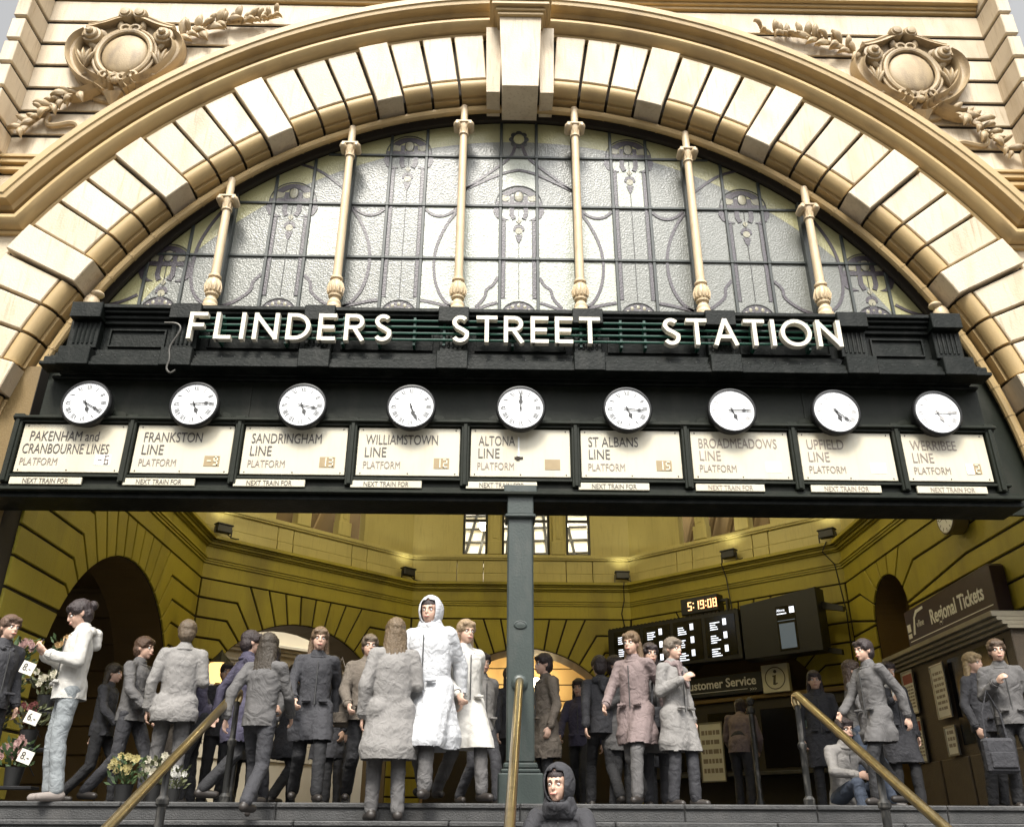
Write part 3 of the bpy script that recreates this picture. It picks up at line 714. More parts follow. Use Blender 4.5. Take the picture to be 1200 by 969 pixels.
# ================================================================ DESTINATION BOARD
bd = thing('destination_board', 'long dark green board of nine cream train line signs above the entrance', 'signboard', (0, 9.6, 3.6))
put('clock_backboard', MB().box(-5.80, 5.70, 9.72, 9.8, 4.42, 5.02).box(-6.55, 6.55, 10.30, 10.355, 3.6, 5.9), PANELG, bd)
for x in [-3.3, .2, 3.5]: put('board_seam', MB().box(x-.012, x+.012, 9.71, 9.722, 4.47, 5.0), PANELG, bd)
XD = [-5.92, -4.58, -3.32, -1.98, -.65, .65, 1.96, 3.25, 4.49, 5.62]
put('board_frame', MB().box(-5.98, 5.72, 9.60, 9.72, 3.68, 4.42), PANELG, bd)
put('top_ledge', MB().box(-5.98, 5.70, 9.50, 9.73, 4.42, 4.455, ch=.008).box(-5.96, 5.68, 9.54, 9.62, 4.39, 4.418), PANELG, bd)
put('mid_ledge', MB().box(-5.98, 5.74, 9.545, 9.62, 3.755, 3.785, ch=.006), PANELG, bd)
put('bottom_ledge', MB().box(-6.08, 5.84, 9.52, 9.72, 3.60, 3.635, ch=.006).box(-6.05, 5.81, 9.57, 9.72, 3.636, 3.68), PANELG, bd)
put('lintel_beam', MB().box(-6.3, 5.86, 9.60, 10.08, 3.455, 3.518, ch=.006), IRON, bd)
for i, x in enumerate(XD):
    put('divider', MB().box(x-.05, x+.05, 9.535, 9.60, 3.69, 4.42, ch=.008).box(x-.022, x+.022, 9.515, 9.535, 3.70, 4.42, ch=.005).box(x-.06, x+.06, 9.52, 9.60, 4.405, 4.48, ch=.006), PANELG, bd)
NAMES = [('PAKENHAM and', 'CRANBOURNE LINES', '6', .16), ('FRANKSTON', 'LINE', '9', .12), ('SANDRINGHAM', 'LINE', '13', .10), ('WILLIAMSTOWN', 'LINE', '12', .05), ('ALTONA', 'LINE', '', 0), ('ST ALBANS', 'LINE', '15', 0), ('BROADMEADOWS', 'LINE', None, 0), ('UPFIELD', 'LINE', None, 0), ('WERRIBEE', 'LINE', '2', 0)]
SEG = {'0': 'abcdef', '1': 'bc', '2': 'abged', '3': 'abgcd', '5': 'afgcd', '6': 'afgedc', '9': 'abgfcd', '8': 'abcdefg'}
def seg7(mb, ch, x, z, w_, h, y, t=.012):
    P = {'a': (x, x+w_, z+h-t, z+h), 'g': (x, x+w_, z+h/2-t/2, z+h/2+t/2), 'd': (x, x+w_, z, z+t), 'f': (x, x+t, z+h/2, z+h), 'b': (x+w_-t, x+w_, z+h/2, z+h), 'e': (x, x+t, z, z+h/2), 'c': (x+w_-t, x+w_, z, z+h/2)}
    for s_ in SEG[ch]: a, b, c, d_ = P[s_]; mb.box(a, b, y, y+.004, c, d_)
W1 = [.80, .68, .82, .85, .43, .59, .93, .44, .55]
def fit_text(mb, body, cap, width, x, z, y, bold=.004):
    vs, fs = text(body, 1.0, 1, 0, 'LEFT'); xs = [v.x for v in vs]; ks = [v.y for v in text('H', 1.0, 1, 0)[0]]
    fx = width/(max(xs)-min(xs)); fz = cap/max(ks); x_ = min(xs)
    vs, fs = text(body, 1.0, 1, .01, 'LEFT', 0, 1, 0)
    mb.add([Vector((x+(v.x-x_)*fx, y-.0015-v.z*.1, z+v.y*fz)) for v in vs], fs)
NUMB = mat('brown_number_window', (.33, .25, .14), .3, .15, 12)
NUMW = mat('white_number_window', (.85, .85, .82), .25)
for i, (l1, l2, num, sh_) in enumerate(NAMES):
    x0, x1 = XD[i]+.065, XD[i+1]-.065
    pn = put('sign_panel', MB().box(x0, x1, 9.575, 9.60, 3.815, 4.375, ch=.004), SIGN, bd)
    tx = x0+.11; M3 = lambda u, v, n: Vector((u, 9.572-n, v))
    paled = i >= 6; ink = INKF if paled else INK  # lettering paler on the three right-hand panels
    big = MB(); y1 = 4.178
    fit_text(big, l1, .112, W1[i], x0+.09 if i else x0+.10, y1, 9.572)
    fit_text(big, l2, .112, .25 if i else 1.0, x0+.09 if i else x0+.045, 4.03, 9.572)
    put('line_name', big, ink, pn)
    pm = MB(); fit_text(pm, 'PLATFORM', .082, .43, x0+.08 if i else x0+.05, 3.895, 9.572)
    put('platform_word', pm, INKF if i not in (0,) else INKF, pn)
    nb = MB().box(x1-.30, x1-.12, 9.571, 9.575, 3.90, 4.02)
    nmat = NUMW if num is None or i == 0 else NUMB
    nbo = put('number_window', nb, nmat, pn)
    if i == 8: put('number_window', MB().box(x1-.30, x1-.21, 9.568, 9.571, 3.90, 4.02), NUMW, pn)
    if num:
        for k, c in enumerate(num[::-1]):
            dg = MB(); seg7(dg, c, x1-.19-.08*k, 3.91, .05, .10, 9.566); put('platform_digit', dg, INKF if i == 0 else mat('pale_digit', (.75, .7, .55), .4), pn)
        if len(num) == 1 and i < 3: put('digit_dash', MB().box(x1-.265, x1-.22, 9.566, 9.57, 3.955, 3.967), INKF if i == 0 else mat('pale_digit', (.75, .7, .55), .4), pn)
    sc_ = MB()
    for (sx_, sz_) in [(x0+.05, 3.84), (x1-.05, 3.84), (x0+.05, 4.35), (x1-.05, 4.35), ((x0+x1)/2, 3.84)]: sc_.ball((sx_, 9.574, sz_), .009, nu=6, nv=4)
    put('screw', sc_, INK, pn)
    # NEXT TRAIN FOR strip
    off = .02 if i < 6 else (.05 if i == 6 else .12)
    xa = XD[i]+off+(0 if i else .05); xb = xa+.82
    if i == 6: xa, xb = 2.03, 2.83
    sp_ = put('name_strip', MB().box(xa, xb, 9.54, 9.57, 3.665, 3.745, ch=.004), SIGN, bd)
    nx = MB(); add_text(nx, 'NEXT TRAIN FOR', .078, lambda u, v, n: Vector(((xa+xb)/2+u, 9.537-n, 3.678+v)), .84, .0015, 'CENTER')
    put('strip_lettering', nx, ink, sp_)
# damage on the Altona panel
dm = MB().box(-.07, .03, 9.567, 9.575, 4.02, 4.045).box(-.05, -.01, 9.56, 9.57, 4.01, 4.05)
put('torn_fitting', dm, SOOT_SHADE, bd); 
put('paint_run', MB().box(-.03, -.012, 9.569, 9.574, 4.05, 4.28), NUMW, bd)

for q in bd.children_recursive:
    if q.name.split('.')[0] in ('lintel_beam', 'clock_backboard', 'board_seam'): continue
    for v in q.data.vertices: v.co.z = 3.52+(v.co.z-3.60)*(.925/.855)
# ================================================================ CLOCKS
CASE = mat('black_clock_case', (.014, .014, .014), .3, metal=.2)
DIAL = mat('white_clock_dial', (.82, .83, .84), .3, .02, 8)
NUMK = mat('clock_numeral_black', (.03, .03, .03), .4); NUMF = mat('overexposed_clock_numeral', (.38, .37, .36), .4)  # second, paler colour paints overexposure into the right-hand clocks
CLK = [(-5.13, 5, 20, 0, 'pakenham'), (-3.86, 5, 14, 0, ''), (-2.59, 5, 17, 0, ''), (-1.30, 5, 26, 0, ''), (0.0, 12, 0, 0, ''), (1.27, 5, 16, 0, ''), (2.52, 5, 15, 1, ''), (3.77, 5, 22, 1, ''), (4.99, 5, 15, 2, '')]
WHERE = ['leftmost white round clock above the Pakenham and Cranbourne sign', 'white round clock above the Frankston line sign', 'white round clock above the Sandringham line sign', 'white round clock above the Williamstown line sign', 'white round clock showing twelve above the Altona line sign', 'white round clock above the St Albans line sign', 'white round clock above the Broadmeadows line sign', 'white round clock with numerals paled for overexposure above the Upfield line sign', 'rightmost round clock with numerals and hands paled for overexposure above the Werribee sign']
def Mclk(a, off=0):  # rotate about dial normal, clockwise from 12 as seen from the street
    return Matrix.Rotation(R(a), 4, 'Y')
case_me = num_me = None
for (x, hh, mi, paled, _), lab in zip(CLK, WHERE):
    ck = thing('station_clock', lab, 'clock', (x, 9.44, 4.575), 'round clocks in a row above the train line signs')
    if case_me is None:
        RX = Matrix.Rotation(R(90), 4, 'X')
        c_ = MB().lathe([(.24, -.19), (.275, -.17), (.285, -.06), (.315, -.045), (.318, .005), (.305, .022), (.288, .024), (.282, .004), (.05, .003)], 40, M=RX)
        case_me = c_.mesh('case', True); case_me.materials.append(CASE)
        d_ = MB().lathe([(.283, -.01), (.283, .008), (.01, .008)], 40, M=RX); dial_me = d_.mesh('dial'); dial_me.materials.append(DIAL)
        st_ = MB(); 
        for q in (-1, 1): st_.prism([(q*.10, -.28), (q*.20, -.20), (q*.27, -.10), (q*.29, -.17), (q*.36, -.25), (q*.42, -.27), (q*.42, -.30), (q*.1, -.30)], lambda a, b, n: Vector((a, n, b+.235)), .30, .22, .004)
        stand_me = MB().box(-.10, .10, .05, .35, -.09, -.05, ch=.01).mesh('bracket'); stand_me.materials.append(PANELG)
        wing = MB()
        for q in (-1, 1):
            wing.prism([(q*.22, -.05), (q*.30, .02)]+[(q*(.30+.12*sin(R(t))), .02-.07*(1-cos(R(t)))) for t in (30, 60, 90)]+[(q*.42, -.055), (q*.22, -.055)], lambda a, b, n: Vector((a, n, b)), .34, .24, .004)
        wing_me = wing.mesh('scroll_foot'); wing_me.materials.append(PANELG)
        nm_ = MB()
        for k, s_ in enumerate(['XII', 'I', 'II', 'III', 'IIII', 'V', 'VI', 'VII', 'VIII', 'IX', 'X', 'XI']):
            ang = R(30*k); rr = .222
            wds = sum({'I': .017, 'V': .034, 'X': .034}[c] for c in s_); u = -wds/2
            def P(a, b): # local glyph coords -> dial
                return Vector((a*cos(ang)+(rr+b)*sin(ang), -.0105, -a*sin(ang)+(rr+b)*cos(ang)))
            def stk(a0, b0, a1, b1, t):
                d2 = Vector((a1-a0, b1-b0)).normalized(); n2 = Vector((-d2.y, d2.x))*t
                nm_.add([P(a0+n2.x, b0+n2.y), P(a1+n2.x, b1+n2.y), P(a1-n2.x, b1-n2.y), P(a0-n2.x, b0-n2.y)], [(0, 1, 2, 3)])
            for c in s_:
                if c == 'I': stk(u+.0085, -.032, u+.0085, .032, .0042); u += .017
                elif c == 'V': stk(u+.004, .032, u+.017, -.032, .0045); stk(u+.03, .032, u+.017, -.032, .002); u += .034
                else: stk(u+.004, .032, u+.03, -.032, .0045); stk(u+.03, .032, u+.004, -.032, .002); u += .034
        for k in range(60):
            a = R(6*k); nm_.add([Vector(((r_)*sin(a+t), -.0105, (r_)*cos(a+t))) for r_, t in ((.262, -.004), (.262, .004), (.272, .004), (.272, -.004))], [(0, 1, 2, 3)])
        num_me = nm_.mesh('numerals', fix=False); num_me.materials.append(NUMK)
        num_mf = num_me.copy(); num_mf.materials.clear(); num_mf.materials.append(NUMF)
        hh_ = MB().prism([(-.008, -.04), (.008, -.04), (.007, .06), (.028, .09), (.010, .12), (0, .155), (-.010, .12), (-.028, .09), (-.007, .06)], lambda a, b, n: Vector((a, n, b)), -.014, -.018).mesh('hour_hand')
        mh_ = MB().prism([(-.007, -.05), (.007, -.05), (.006, .12), (.020, .15), (.007, .18), (0, .235), (-.007, .18), (-.020, .15), (-.006, .12)], lambda a, b, n: Vector((a, n, b)), -.0185, -.0225).mesh('minute_hand')
        hm_ = MB().lathe([(.015, 0), (.013, .028)], 12, M=RX).mesh('hub')
        hands = [(hh_, mh_, hm_)]
        a2 = []
        for me in (hh_, mh_, hm_): me.materials.append(NUMK); c2 = me.copy(); c2.materials.clear(); c2.materials.append(NUMF); a2.append(c2)
        hands.append(tuple(a2))
    for nm, me in (('case', case_me), ('dial', dial_me), ('bracket', stand_me), ('scroll_foot', wing_me)): 
        o_ = put(nm, me, CASE, ck, world=False)
        if nm == 'dial': dl = o_
    put('numerals', num_me if paled == 0 else num_mf, NUMK, dl, world=False)
    ck.scale = (.93, 1, .93)
    hs_ = hands[0 if paled < 2 else 1]
    o_ = put('hour_hand', hs_[0], NUMK, dl, world=False); o_.rotation_euler[1] = R((hh % 12)*30+mi*.5)
    o_ = put('minute_hand', hs_[1], NUMK, dl, world=False); o_.rotation_euler[1] = R(mi*6)
    put('hub', hs_[2], NUMK, dl, world=False)

# ================================================================ POST AND HANDRAILS
po = thing('iron_post', 'grey green square iron post holding up the sign beam in the middle of the entrance', 'post', (0, 9.7, FLOOR))
put('shaft', MB().box(-.145, .145, 9.60, 9.86, .66, 3.30, ch=.018), GREEN, po)
put('capital', MB().box(-.15, .15, 9.575, 9.87, 3.30, 3.55, ch=.01).box(-.175, .175, 9.55, 9.89, 3.26, 3.30, ch=.012).box(-.19, .19, 9.53, 9.9, 3.55, 3.64, ch=.01), GREEN, po)
put('base_block', MB().box(-.23, .23, 9.50, 9.95, FLOOR, .56, ch=.015).box(-.20, .20, 9.53, 9.92, .562, .60, ch=.012).box(-.175, .175, 9.56, 9.9, .602, .66, ch=.015), GREEN, po)
Mx = Matrix.Translation(Vector((0, 9.6, 2.05))) @ Matrix.Rotation(R(90), 4, 'X')
put('oval_badge', MB().lathe([(.07, 0), (.075, .008), (.06, .015), (.055, .010), (.01, .014)], 20, M=Mx @ Matrix.Scale(.62, 4, (0, 1, 0))), GREEN, po, smooth=True)
put('handrail_flange', MB().lathe([(.085, 0), (.085, .02), (.07, .035), (.05, .04), (.05, .07), (.03, .07)], 20, M=Matrix.Translation(Vector((-.01, 9.6, 1.44))) @ Matrix.Rotation(R(90), 4, 'X')), GREEN, po, smooth=True)
flk = MB(); 
rc = thing('handrail', 'brass centre handrail running down from the iron post', 'handrail', (-.1, 9.5, STREET), 'brass handrails on the steps')
put('rail', MB().tube([(-.01, 9.59, 1.44), (-.012, 9.42, 1.43), (-.02, 9.3, 1.385), (-.155, 6.6, .042), (-.22, 5.2, -.60), (-.225, 5.0, -.66), (-.23, 4.9, -.68)], .040, 14), BRASS, rc, smooth=True)
for y in (5.6,): put('baluster', MB().tube([(-.2, y, -.44), (-.2, y, STREET+.1)], .03, 10), BLACKR, rc, smooth=True)
def side_rail(x, lab, xo):
    r_ = thing('handrail', lab, 'handrail', (x, 8.9, STREET), 'brass handrails on the steps')
    put('rail', MB().tube([(x, 9.0, 1.14), (x, 9.04, 1.20), (x, 9.02, 1.245), (x, 8.95, 1.245), (x+xo, 6.35, .04), (x+xo, 4.9, -.63), (x+xo, 4.75, -.66)], .038, 14), BRASS, r_, smooth=True)
    put('baluster', MB().lathe([(.05, FLOOR), (.055, FLOOR+.05), (.032, FLOOR+.08), (.032, .75), (.045, .77), (.045, .80), (.028, .82), (.026, 1.16)], 12, (x, 9.0, 0)), BLACKR, r_, smooth=True)
    zt = .04+(1.245-.04)*(7.3-6.35)/2.6
    zb_ = FLOOR-.155*5
    put('baluster', MB().lathe([(.05, zb_), (.055, zb_+.05), (.034, zb_+.08), (.034, zt-.3), (.05, zt-.28), (.05, zt-.25), (.028, zt-.22), (.026, zt-.02)], 12, (x+xo*.63, 7.3, 0)), BLACKR, r_, smooth=True)
side_rail(-2.77, 'brass handrail on the left side of the steps', .02)
side_rail(2.70, 'brass handrail on the right side of the steps', .02)
LAMPG = mat('glowing_lamp_glass', (1, .95, .8), .3, emit=(1, .84, .52), es=9)
# ================================================================ CONCOURSE HALL
A, B, C_, D_ = (-6.1, 17.25), (-2.25, 20.75), (2.9, 20.75), (6.7, 17.25)
hall = thing('concourse_hall', 'mustard yellow rusticated octagonal concourse behind the entrance', 'hall', (.3, 16, FLOOR))
def frame(P, Q, inn):
    L = hypot(Q[0]-P[0], Q[1]-P[1]); d_ = ((Q[0]-P[0])/L, (Q[1]-P[1])/L); n_ = (-d_[1], d_[0])
    if (inn[0]-P[0])*n_[0]+(inn[1]-P[1])*n_[1] < 0: n_ = (-n_[0], -n_[1])
    return L, (lambda s_, z, n: Vector((P[0]+d_[0]*s_+n_[0]*n, P[1]+d_[1]*s_+n_[1]*n, z))), atan2(d_[1], d_[0])
ZK = [4.57-.385*k for k in range(13)]
def arch_pts(c, zc, r, a0, a1, n): return [(c+r*sin(R(a0+(a1-a0)*i/n)), zc+r*cos(R(a0+(a1-a0)*i/n))) for i in range(n+1)]
def rust_wall(P, Q, arch, label_wall='hall_wall', mt=None, stp=7.3, nv=4, uppr=True, blocks=True, zmin=FLOOR):
    L, M, ang = frame(P, Q, (.3, 14))
    mt = mt or MUST
    gp = .020; TH = .9
    c, zc, r = arch
    # backing wall with arch opening
    poly = [(c-r-.01, zmin)]+arch_pts(c, zc, r+.01, -90, 90, 24)+[(c+r+.01, zmin), (L+.35, zmin), (L+.35, 5.41), (-.35, 5.41), (-.35, zmin)]
    wl = put(label_wall, MB().prism(poly, M, -TH, -.045), MUSTD, hall)
    put('joint_backing', MB().prism(poly, M, -.042, -.036), SOOT_SHADE, wl)
    if blocks:
        for s_ in (-1, 1):
            lim = (L-c) if s_ > 0 else c
            def J(k):  # joint k: arch point, bend point
                a = stp*(k+.5); zt = ZK[0] if k < nv else ZK[min(k-nv+1, len(ZK)-1)]
                return a, zt
            k = 0; stopped = False
            while True:
                a0, z0 = J(k) if k >= 0 else (0, ZK[0]); a1, z1 = J(k+1)
                if k == 0: a_in, zin = -stp/2 if s_ > 0 else stp/2, ZK[0]
                if a1 > 88: a1 = 90
                def bend(a, zt):
                    if a >= 89.9: return None
                    x = (zt-zc)*tan(R(a)); return (x, zt)
                # block between joint k and k+1
                b0 = bend(a0, z0); b1 = bend(a1, z1)
                ar_ = [(c+s_*r*sin(R(a0+(a1-a0)*i/3)), zc+r*cos(R(a0+(a1-a0)*i/3))) for i in range(4)]
                out0 = hypot(b0[0], b0[1]-zc) > r+.03 if b0 else False
                if not out0 or a0 >= 89: break
                if b1 is None or hypot(b1[0], b1[1]-zc) < r+.03 or z1 < zc:
                    z1 = max(z1, zc); poly_ = ar_[::-1][:0]
                    # last: L block down to z1
                    poly_ = ar_+([(c+s_*min(lim, b0[0]*1.0), z1)] if False else [])+[(c+s_*lim, min(ar_[-1][1], z1 if z1 > zc else zc)), (c+s_*lim, z0), (c+s_*min(b0[0], lim), z0)]
                    put('stone_block', blk(poly_, M, gp), mt, wl); zlast = min(ar_[-1][1], z1 if z1 > zc else zc); stopped = True; break
                if z1 == z0 == ZK[0]:
                    if b1[0] > lim: 
                        # clipped by the wall end
                        zx = zc+lim/tan(R(a1)); poly_ = ar_+[(c+s_*lim, zx), (c+s_*lim, z0), (c+s_*min(b0[0], lim), z0)]
                    else: poly_ = ar_+[(c+s_*b1[0], z1), (c+s_*b0[0], z0)]
                else:
                    x1 = min(b1[0], lim)
                    poly_ = ar_+[(c+s_*x1, z1)]+([(c+s_*lim, z1), (c+s_*lim, z0)] if lim > x1+.05 else [(c+s_*lim, z0)])+[(c+s_*min(b0[0], lim-.02), z0)]
                    if b0[0] >= lim: poly_ = ar_+[(c+s_*lim, zc+lim/tan(R(a1)) if lim < b1[0] else z1), (c+s_*lim, min(z0, zc+lim/tan(R(a0))))]
                put('stone_block', blk(poly_, M, gp), mt, wl)
                zlast = z1; alast = a1; k += 1
                if k > 14: break
            # plain courses below
            z = zlast
            if not stopped: 
                pass
            while z > zmin+.1:
                zb = max(zmin, z-.385)
                hz = lambda q: c+s_*(r if q < zc else r*sin(math.acos(min(1, (q-zc)/r))))
                pl_ = [(hz(z), z), (hz((z+zb)/2), (z+zb)/2), (hz(zb), zb), (c+s_*lim, zb), (c+s_*lim, z)]
                put('stone_block', blk(pl_, M, gp), mt, wl); z = zb
        # key block
        a = stp/2; kb = [(c+r*sin(R(-a+2*a*i/3)), zc+r*cos(R(-a+2*a*i/3))) for i in range(4)]; hw = (ZK[0]-zc)*tan(R(a))
        put('stone_block', blk(kb+[(c+hw, ZK[0]), (c-hw, ZK[0])], M, gp), mt, wl)
    # architrave, frieze, cornice
    e = .02
    def bandp(name, z0, z1, n, m_, inset_=0): return put(name, MB().prism([(e-n if False else 0, z0), (L, z0), (L, z1), (0, z1)], M, -.05, n), m_, wl)
    bandp('architrave', 4.585, 4.87, .0, mt)
    for (z0, z1, n) in [(4.875, 4.915, .03), (4.918, 4.96, .05), (4.963, 4.995, .075)]: bandp('string_moulding', z0, z1, n, mt)
    bandp('frieze', 5.0, 5.22, .005, mt)
    for (z0, z1, n) in [(5.222, 5.25, .05), (5.253, 5.30, .10), (5.303, 5.335, .14), (5.338, 5.40, .21)]: bandp('cornice_moulding', z0, z1, n, MUST)
    return L, M, ang, wl
def blk(poly, M, gp):
    P = [Vector(p) for p in poly]
    # drop near-duplicate points
    Q = []
    for p in P:
        if not Q or (p-Q[-1]).length > .012: Q.append(p)
    if (Q[0]-Q[-1]).length < .012: Q.pop()
    ar = sum(Q[i].x*Q[(i+1) % len(Q)].y-Q[(i+1) % len(Q)].x*Q[i].y for i in range(len(Q)))
    if ar < 0: Q.reverse()
    Q = inset(Q, gp); return MB().prism([(p.x, p.y) for p in Q], M, -.034, 0, .008)
LW, ML, aL, wL = rust_wall(A, (A[0], 10.45), (3.25, 1.55, 2.38))
LR_, MR, aR, wR = rust_wall(D_, (D_[0], 10.45), (1.78, 3.50, .72), stp=24, nv=2)
L1, M1, a1_, w1 = rust_wall(A, B, (2.45, 1.68, 2.28))
L2, M2, a2_, w2 = rust_wall(B, C_, (2.66, 1.6, 2.28), nv=4)
L3, M3_, a3_, w3 = rust_wall(C_, D_, (2.6, 1.68, 2.0))
put('arch_infill', MB().prism([(.2, FLOOR), (5.0, FLOOR), (5.0, 4.2), (.2, 4.2)], M3_, -.5, -.45), MUSTD, w3)
# upper storey, set back
def upper(M, L, wl, opens, pil, dark=True):
    nb = -.02
    ops = sorted(opens)
    def P(name, s0, s1, z0, z1, n, m_, nbk=-.42, ch=.006): return put(name, MB().prism([(s0, z0), (s1, z0), (s1, z1), (s0, z1)], M, nbk, n, ch), m_, wl)
    # parapet plinth blocks between piers
    cuts = [0]+pil+[L]
    for a, b in zip(cuts, cuts[1:]):
        if a == 0: a = -.16
        if b == L: b = L+.16
        P('parapet_panel', a+.008, b-.008, 5.42, 5.68, -.10, MUSTL); P('parapet_panel', a+.008, b-.008, 5.69, 6.0, -.12, MUSTL)
    for (z0, z1, n) in [(6.005, 6.04, -.06), (6.043, 6.10, -.03), (6.103, 6.14, -.07)]: P('parapet_coping', -.16, L+.16, z0, z1, n, MUSTL)
    s_ = 0
    for a, b in ops+[(L, L)]:
        if a-s_ > .05:
            mid = (s_+a)/2
            P('upper_wall', s_ if s_ else -.16, a if a < L else L+.16, 6.15, 8.6, -.20, MUSTL)
        s_ = b
    for a, b in ops:
        P('lintel', a, b, 8.0, 8.6, -.22, MUSTL)
def window_up(M, s0, s1, wl, glaz=True):
    fr = MB()
    for q in [(s0, s0+.06, 6.15, 8.0), (s1-.06, s1, 6.15, 8.0), (s0+.06, s1-.06, 6.15, 6.21), (s0+.06, s1-.06, 7.04, 7.09), (s0+.06, s1-.06, 7.94, 8.0)]:
        fr.prism([(q[0], q[2]), (q[1], q[2]), (q[1], q[3]), (q[0], q[3])], M, -.34, -.24, .005)
    wf = put('window', fr, BLACK, wl)
    put('pane', MB().prism([(s0+.05, 6.2), (s1-.05, 6.2), (s1-.05, 7.96), (s0+.05, 7.96)], M, -.33, -.325), GLASSW, wf)
GLASSW = mat('upper_window_glass', (.9, .9, .85), .0, trans=1)
upper(M2, L2, w2, [(1.14, 1.75), (2.10, 3.28), (3.68, 4.28)], [1.02, 1.66, 3.66, 4.30])
for a, b in [(1.14, 1.75), (2.10, 3.28), (3.68, 4.28)]: window_up(M2, a, b, w2)
def pilaster(M, s, wl):
    put('upper_pilaster', MB().prism([(s-.13, 6.15), (s+.13, 6.15), (s+.13, 8.3), (s-.13, 8.3)], M, -.3, -.10, .01).prism([(s-.17, 6.15), (s+.17, 6.15), (s+.17, 6.48), (s-.17, 6.48)], M, -.3, -.06, .012).prism([(s-.055, 6.55), (s+.055, 6.55), (s+.055, 8.2), (s-.055, 8.2)], M, -.3, -.085, .01), MUSTL, wl)
for s in (1.93, 3.48): pilaster(M2, s, w2)
upper(M1, L1, w1, [(1.55, 2.10), (2.25, 3.15), (3.32, 3.85)], [1.60, 1.98, 3.50, 3.92]); 
upper(M3_, L3, w3, [(1.35, 1.9), (2.05, 2.95), (3.10, 3.65)], [1.28, 1.70, 3.22, 3.60])
pilaster(M1, 3.23, w1); pilaster(M3_, 1.97, w3); pilaster(M1, 2.17, w1); pilaster(M3_, 3.03, w3)
upper(ML, LW, wL, [(2.5, 3.5)], [2.0, 4.0]); upper(MR, LR_, wR, [(2.5, 3.5)], [2.0, 4.0])
# room behind the upper openings: brown trussed gallery
for (M, L) in ((M1, L1), (M3_, L3)):
    gm = MB()
    for k in range(6): gm.prism([(.8+.55*k, 6.2), (.9+.55*k, 6.2), (1.6+.55*k, 8.2), (1.5+.55*k, 8.2)], M, -1.35, -1.25)
    put('gallery_brace', gm, MUSTD, hall)
    put('gallery_back', MB().prism([(0.3, 6.1), (L-.3, 6.1), (L-.3, 8.6), (.3, 8.6)], M, -1.7, -1.6), MUSTD, hall)
gc = thing('window_reflection_set', 'pale beamed panel and globes added behind the three upper windows to stand for their reflection', 'room', tuple(M2(2.6, 6.1, -1.8)))  # panel and beams added as the hall's reflection in the glass
WHG = mat('reflected_ceiling_white', (.72, .68, .60), .6, .08, 4)
put('reflected_ceiling_panel', MB().prism([(.9, 6.05), (4.6, 6.05), (4.6, 8.5), (.9, 8.5)], M2, -2.2, -2.1), WHG, gc)
gb = random.Random(4)
for k in range(9): put('reflected_ceiling_beam', MB().prism([(.95+.4*k, 6.1), (1.02+.4*k, 6.1), (1.02+.4*k+(2-k*.45)*.3, 8.4), (.95+.4*k+(2-k*.45)*.3, 8.4)], M2, -2.1, -2.04), BLACK, gc)
for k in range(5): put('reflected_ceiling_beam', MB().prism([(.9, 6.3+.36*k), (4.6, 6.42+.36*k), (4.6, 6.47+.36*k), (.9, 6.35+.36*k)], M2, -2.1, -2.05), BLACK, gc)
for q in (1.62, 3.72):  # globes and lights added to stand for the reflected hall lamps
    v = M2(q, 7.30, -1.5); put('globe', MB().ball(v, .11, nu=12, nv=8), LAMPG, gc, smooth='all')
    l_ = bpy.data.lights.new('lamp_glow', 'POINT'); l_.energy = 55; l_.color = (1, .93, .75); l_.shadow_soft_size = .12
    lo = bpy.data.objects.new('lamp_glow', l_); COL.objects.link(lo); lo.parent = gc; lo.location = Vector(v)+Vector((0, -.2, 0))-gc.location
# dome ceiling over the octagon
cc = Vector((.3, 14.2, 0)); dm = MB(); ringp = []
OC = [(-6.1, 17.25), (-2.25, 20.75), (2.9, 20.75), (6.7, 17.25), (6.7, 11.0), (-6.1, 11.0)]
vs = [(x, y, 8.6) for x, y in OC]+[(cc.x+(x-cc.x)*.6, cc.y+(y-cc.y)*.6, 10.2) for x, y in OC]+[(cc.x+(x-cc.x)*.15, cc.y+(y-cc.y)*.15, 10.9) for x, y in OC]
fs = [(j*6+i, j*6+(i+1) % 6, j*6+6+(i+1) % 6, j*6+6+i) for j in range(2) for i in range(6)]+[tuple(12+i for i in range(6))]
vs2 = [(x, y, z+.2) for x, y, z in vs]; n0 = len(vs)
dm.add(vs+vs2, fs+[tuple(q+n0 for q in f[::-1]) for f in fs]+[(i, (i+1) % 6, n0+(i+1) % 6, n0+i) for i in range(6)])
put('dome_ceiling', dm, MUSTL, hall)
put('porch_ceiling', MB().box(-7.4, 7.4, 10.9, 11.0, 5.0, 11.5), MUSTL, hall)

# things beyond the arches
cor = thing('back_corridor', 'warm cream walled passage seen through the rear arch', 'corridor', (.4, 24, FLOOR))
def courses(par, x0, x1, z0, z1, y, dz, m, yb=None, sl=0, name='stone_course'):
    z = z0
    while z < z1-.05:
        zz = min(z+dz, z1)
        put(name, MB().prism([(x0, z+.014), (x1, z+.014+sl), (x1, zz-.014+sl), (x0, zz-.014)], facing, y+.06, y, .01), m, par); z = zz
courses(cor, -2.6, 3.4, FLOOR, 5.2, 24.4, .42, WARM)
put('end_wall', MB().box(-2.7, 3.5, 24.43, 24.6, FLOOR, 5.3), SOOT_SHADE, cor)
put('side_wall', MB().box(-2.7, -2.5, 21.7, 24.6, FLOOR, 5.3), WARM, cor); put('side_wall', MB().box(3.3, 3.5, 21.7, 24.6, FLOOR, 5.3), WARM, cor)
put('corridor_ceiling', MB().box(-2.7, 3.5, 21.7, 24.6, 5.3, 5.45), WARM, cor)
put('white_cornice', MB().box(-2.5, 3.3, 24.25, 24.42, 2.92, 3.02, ch=.01), BEIGE, cor)
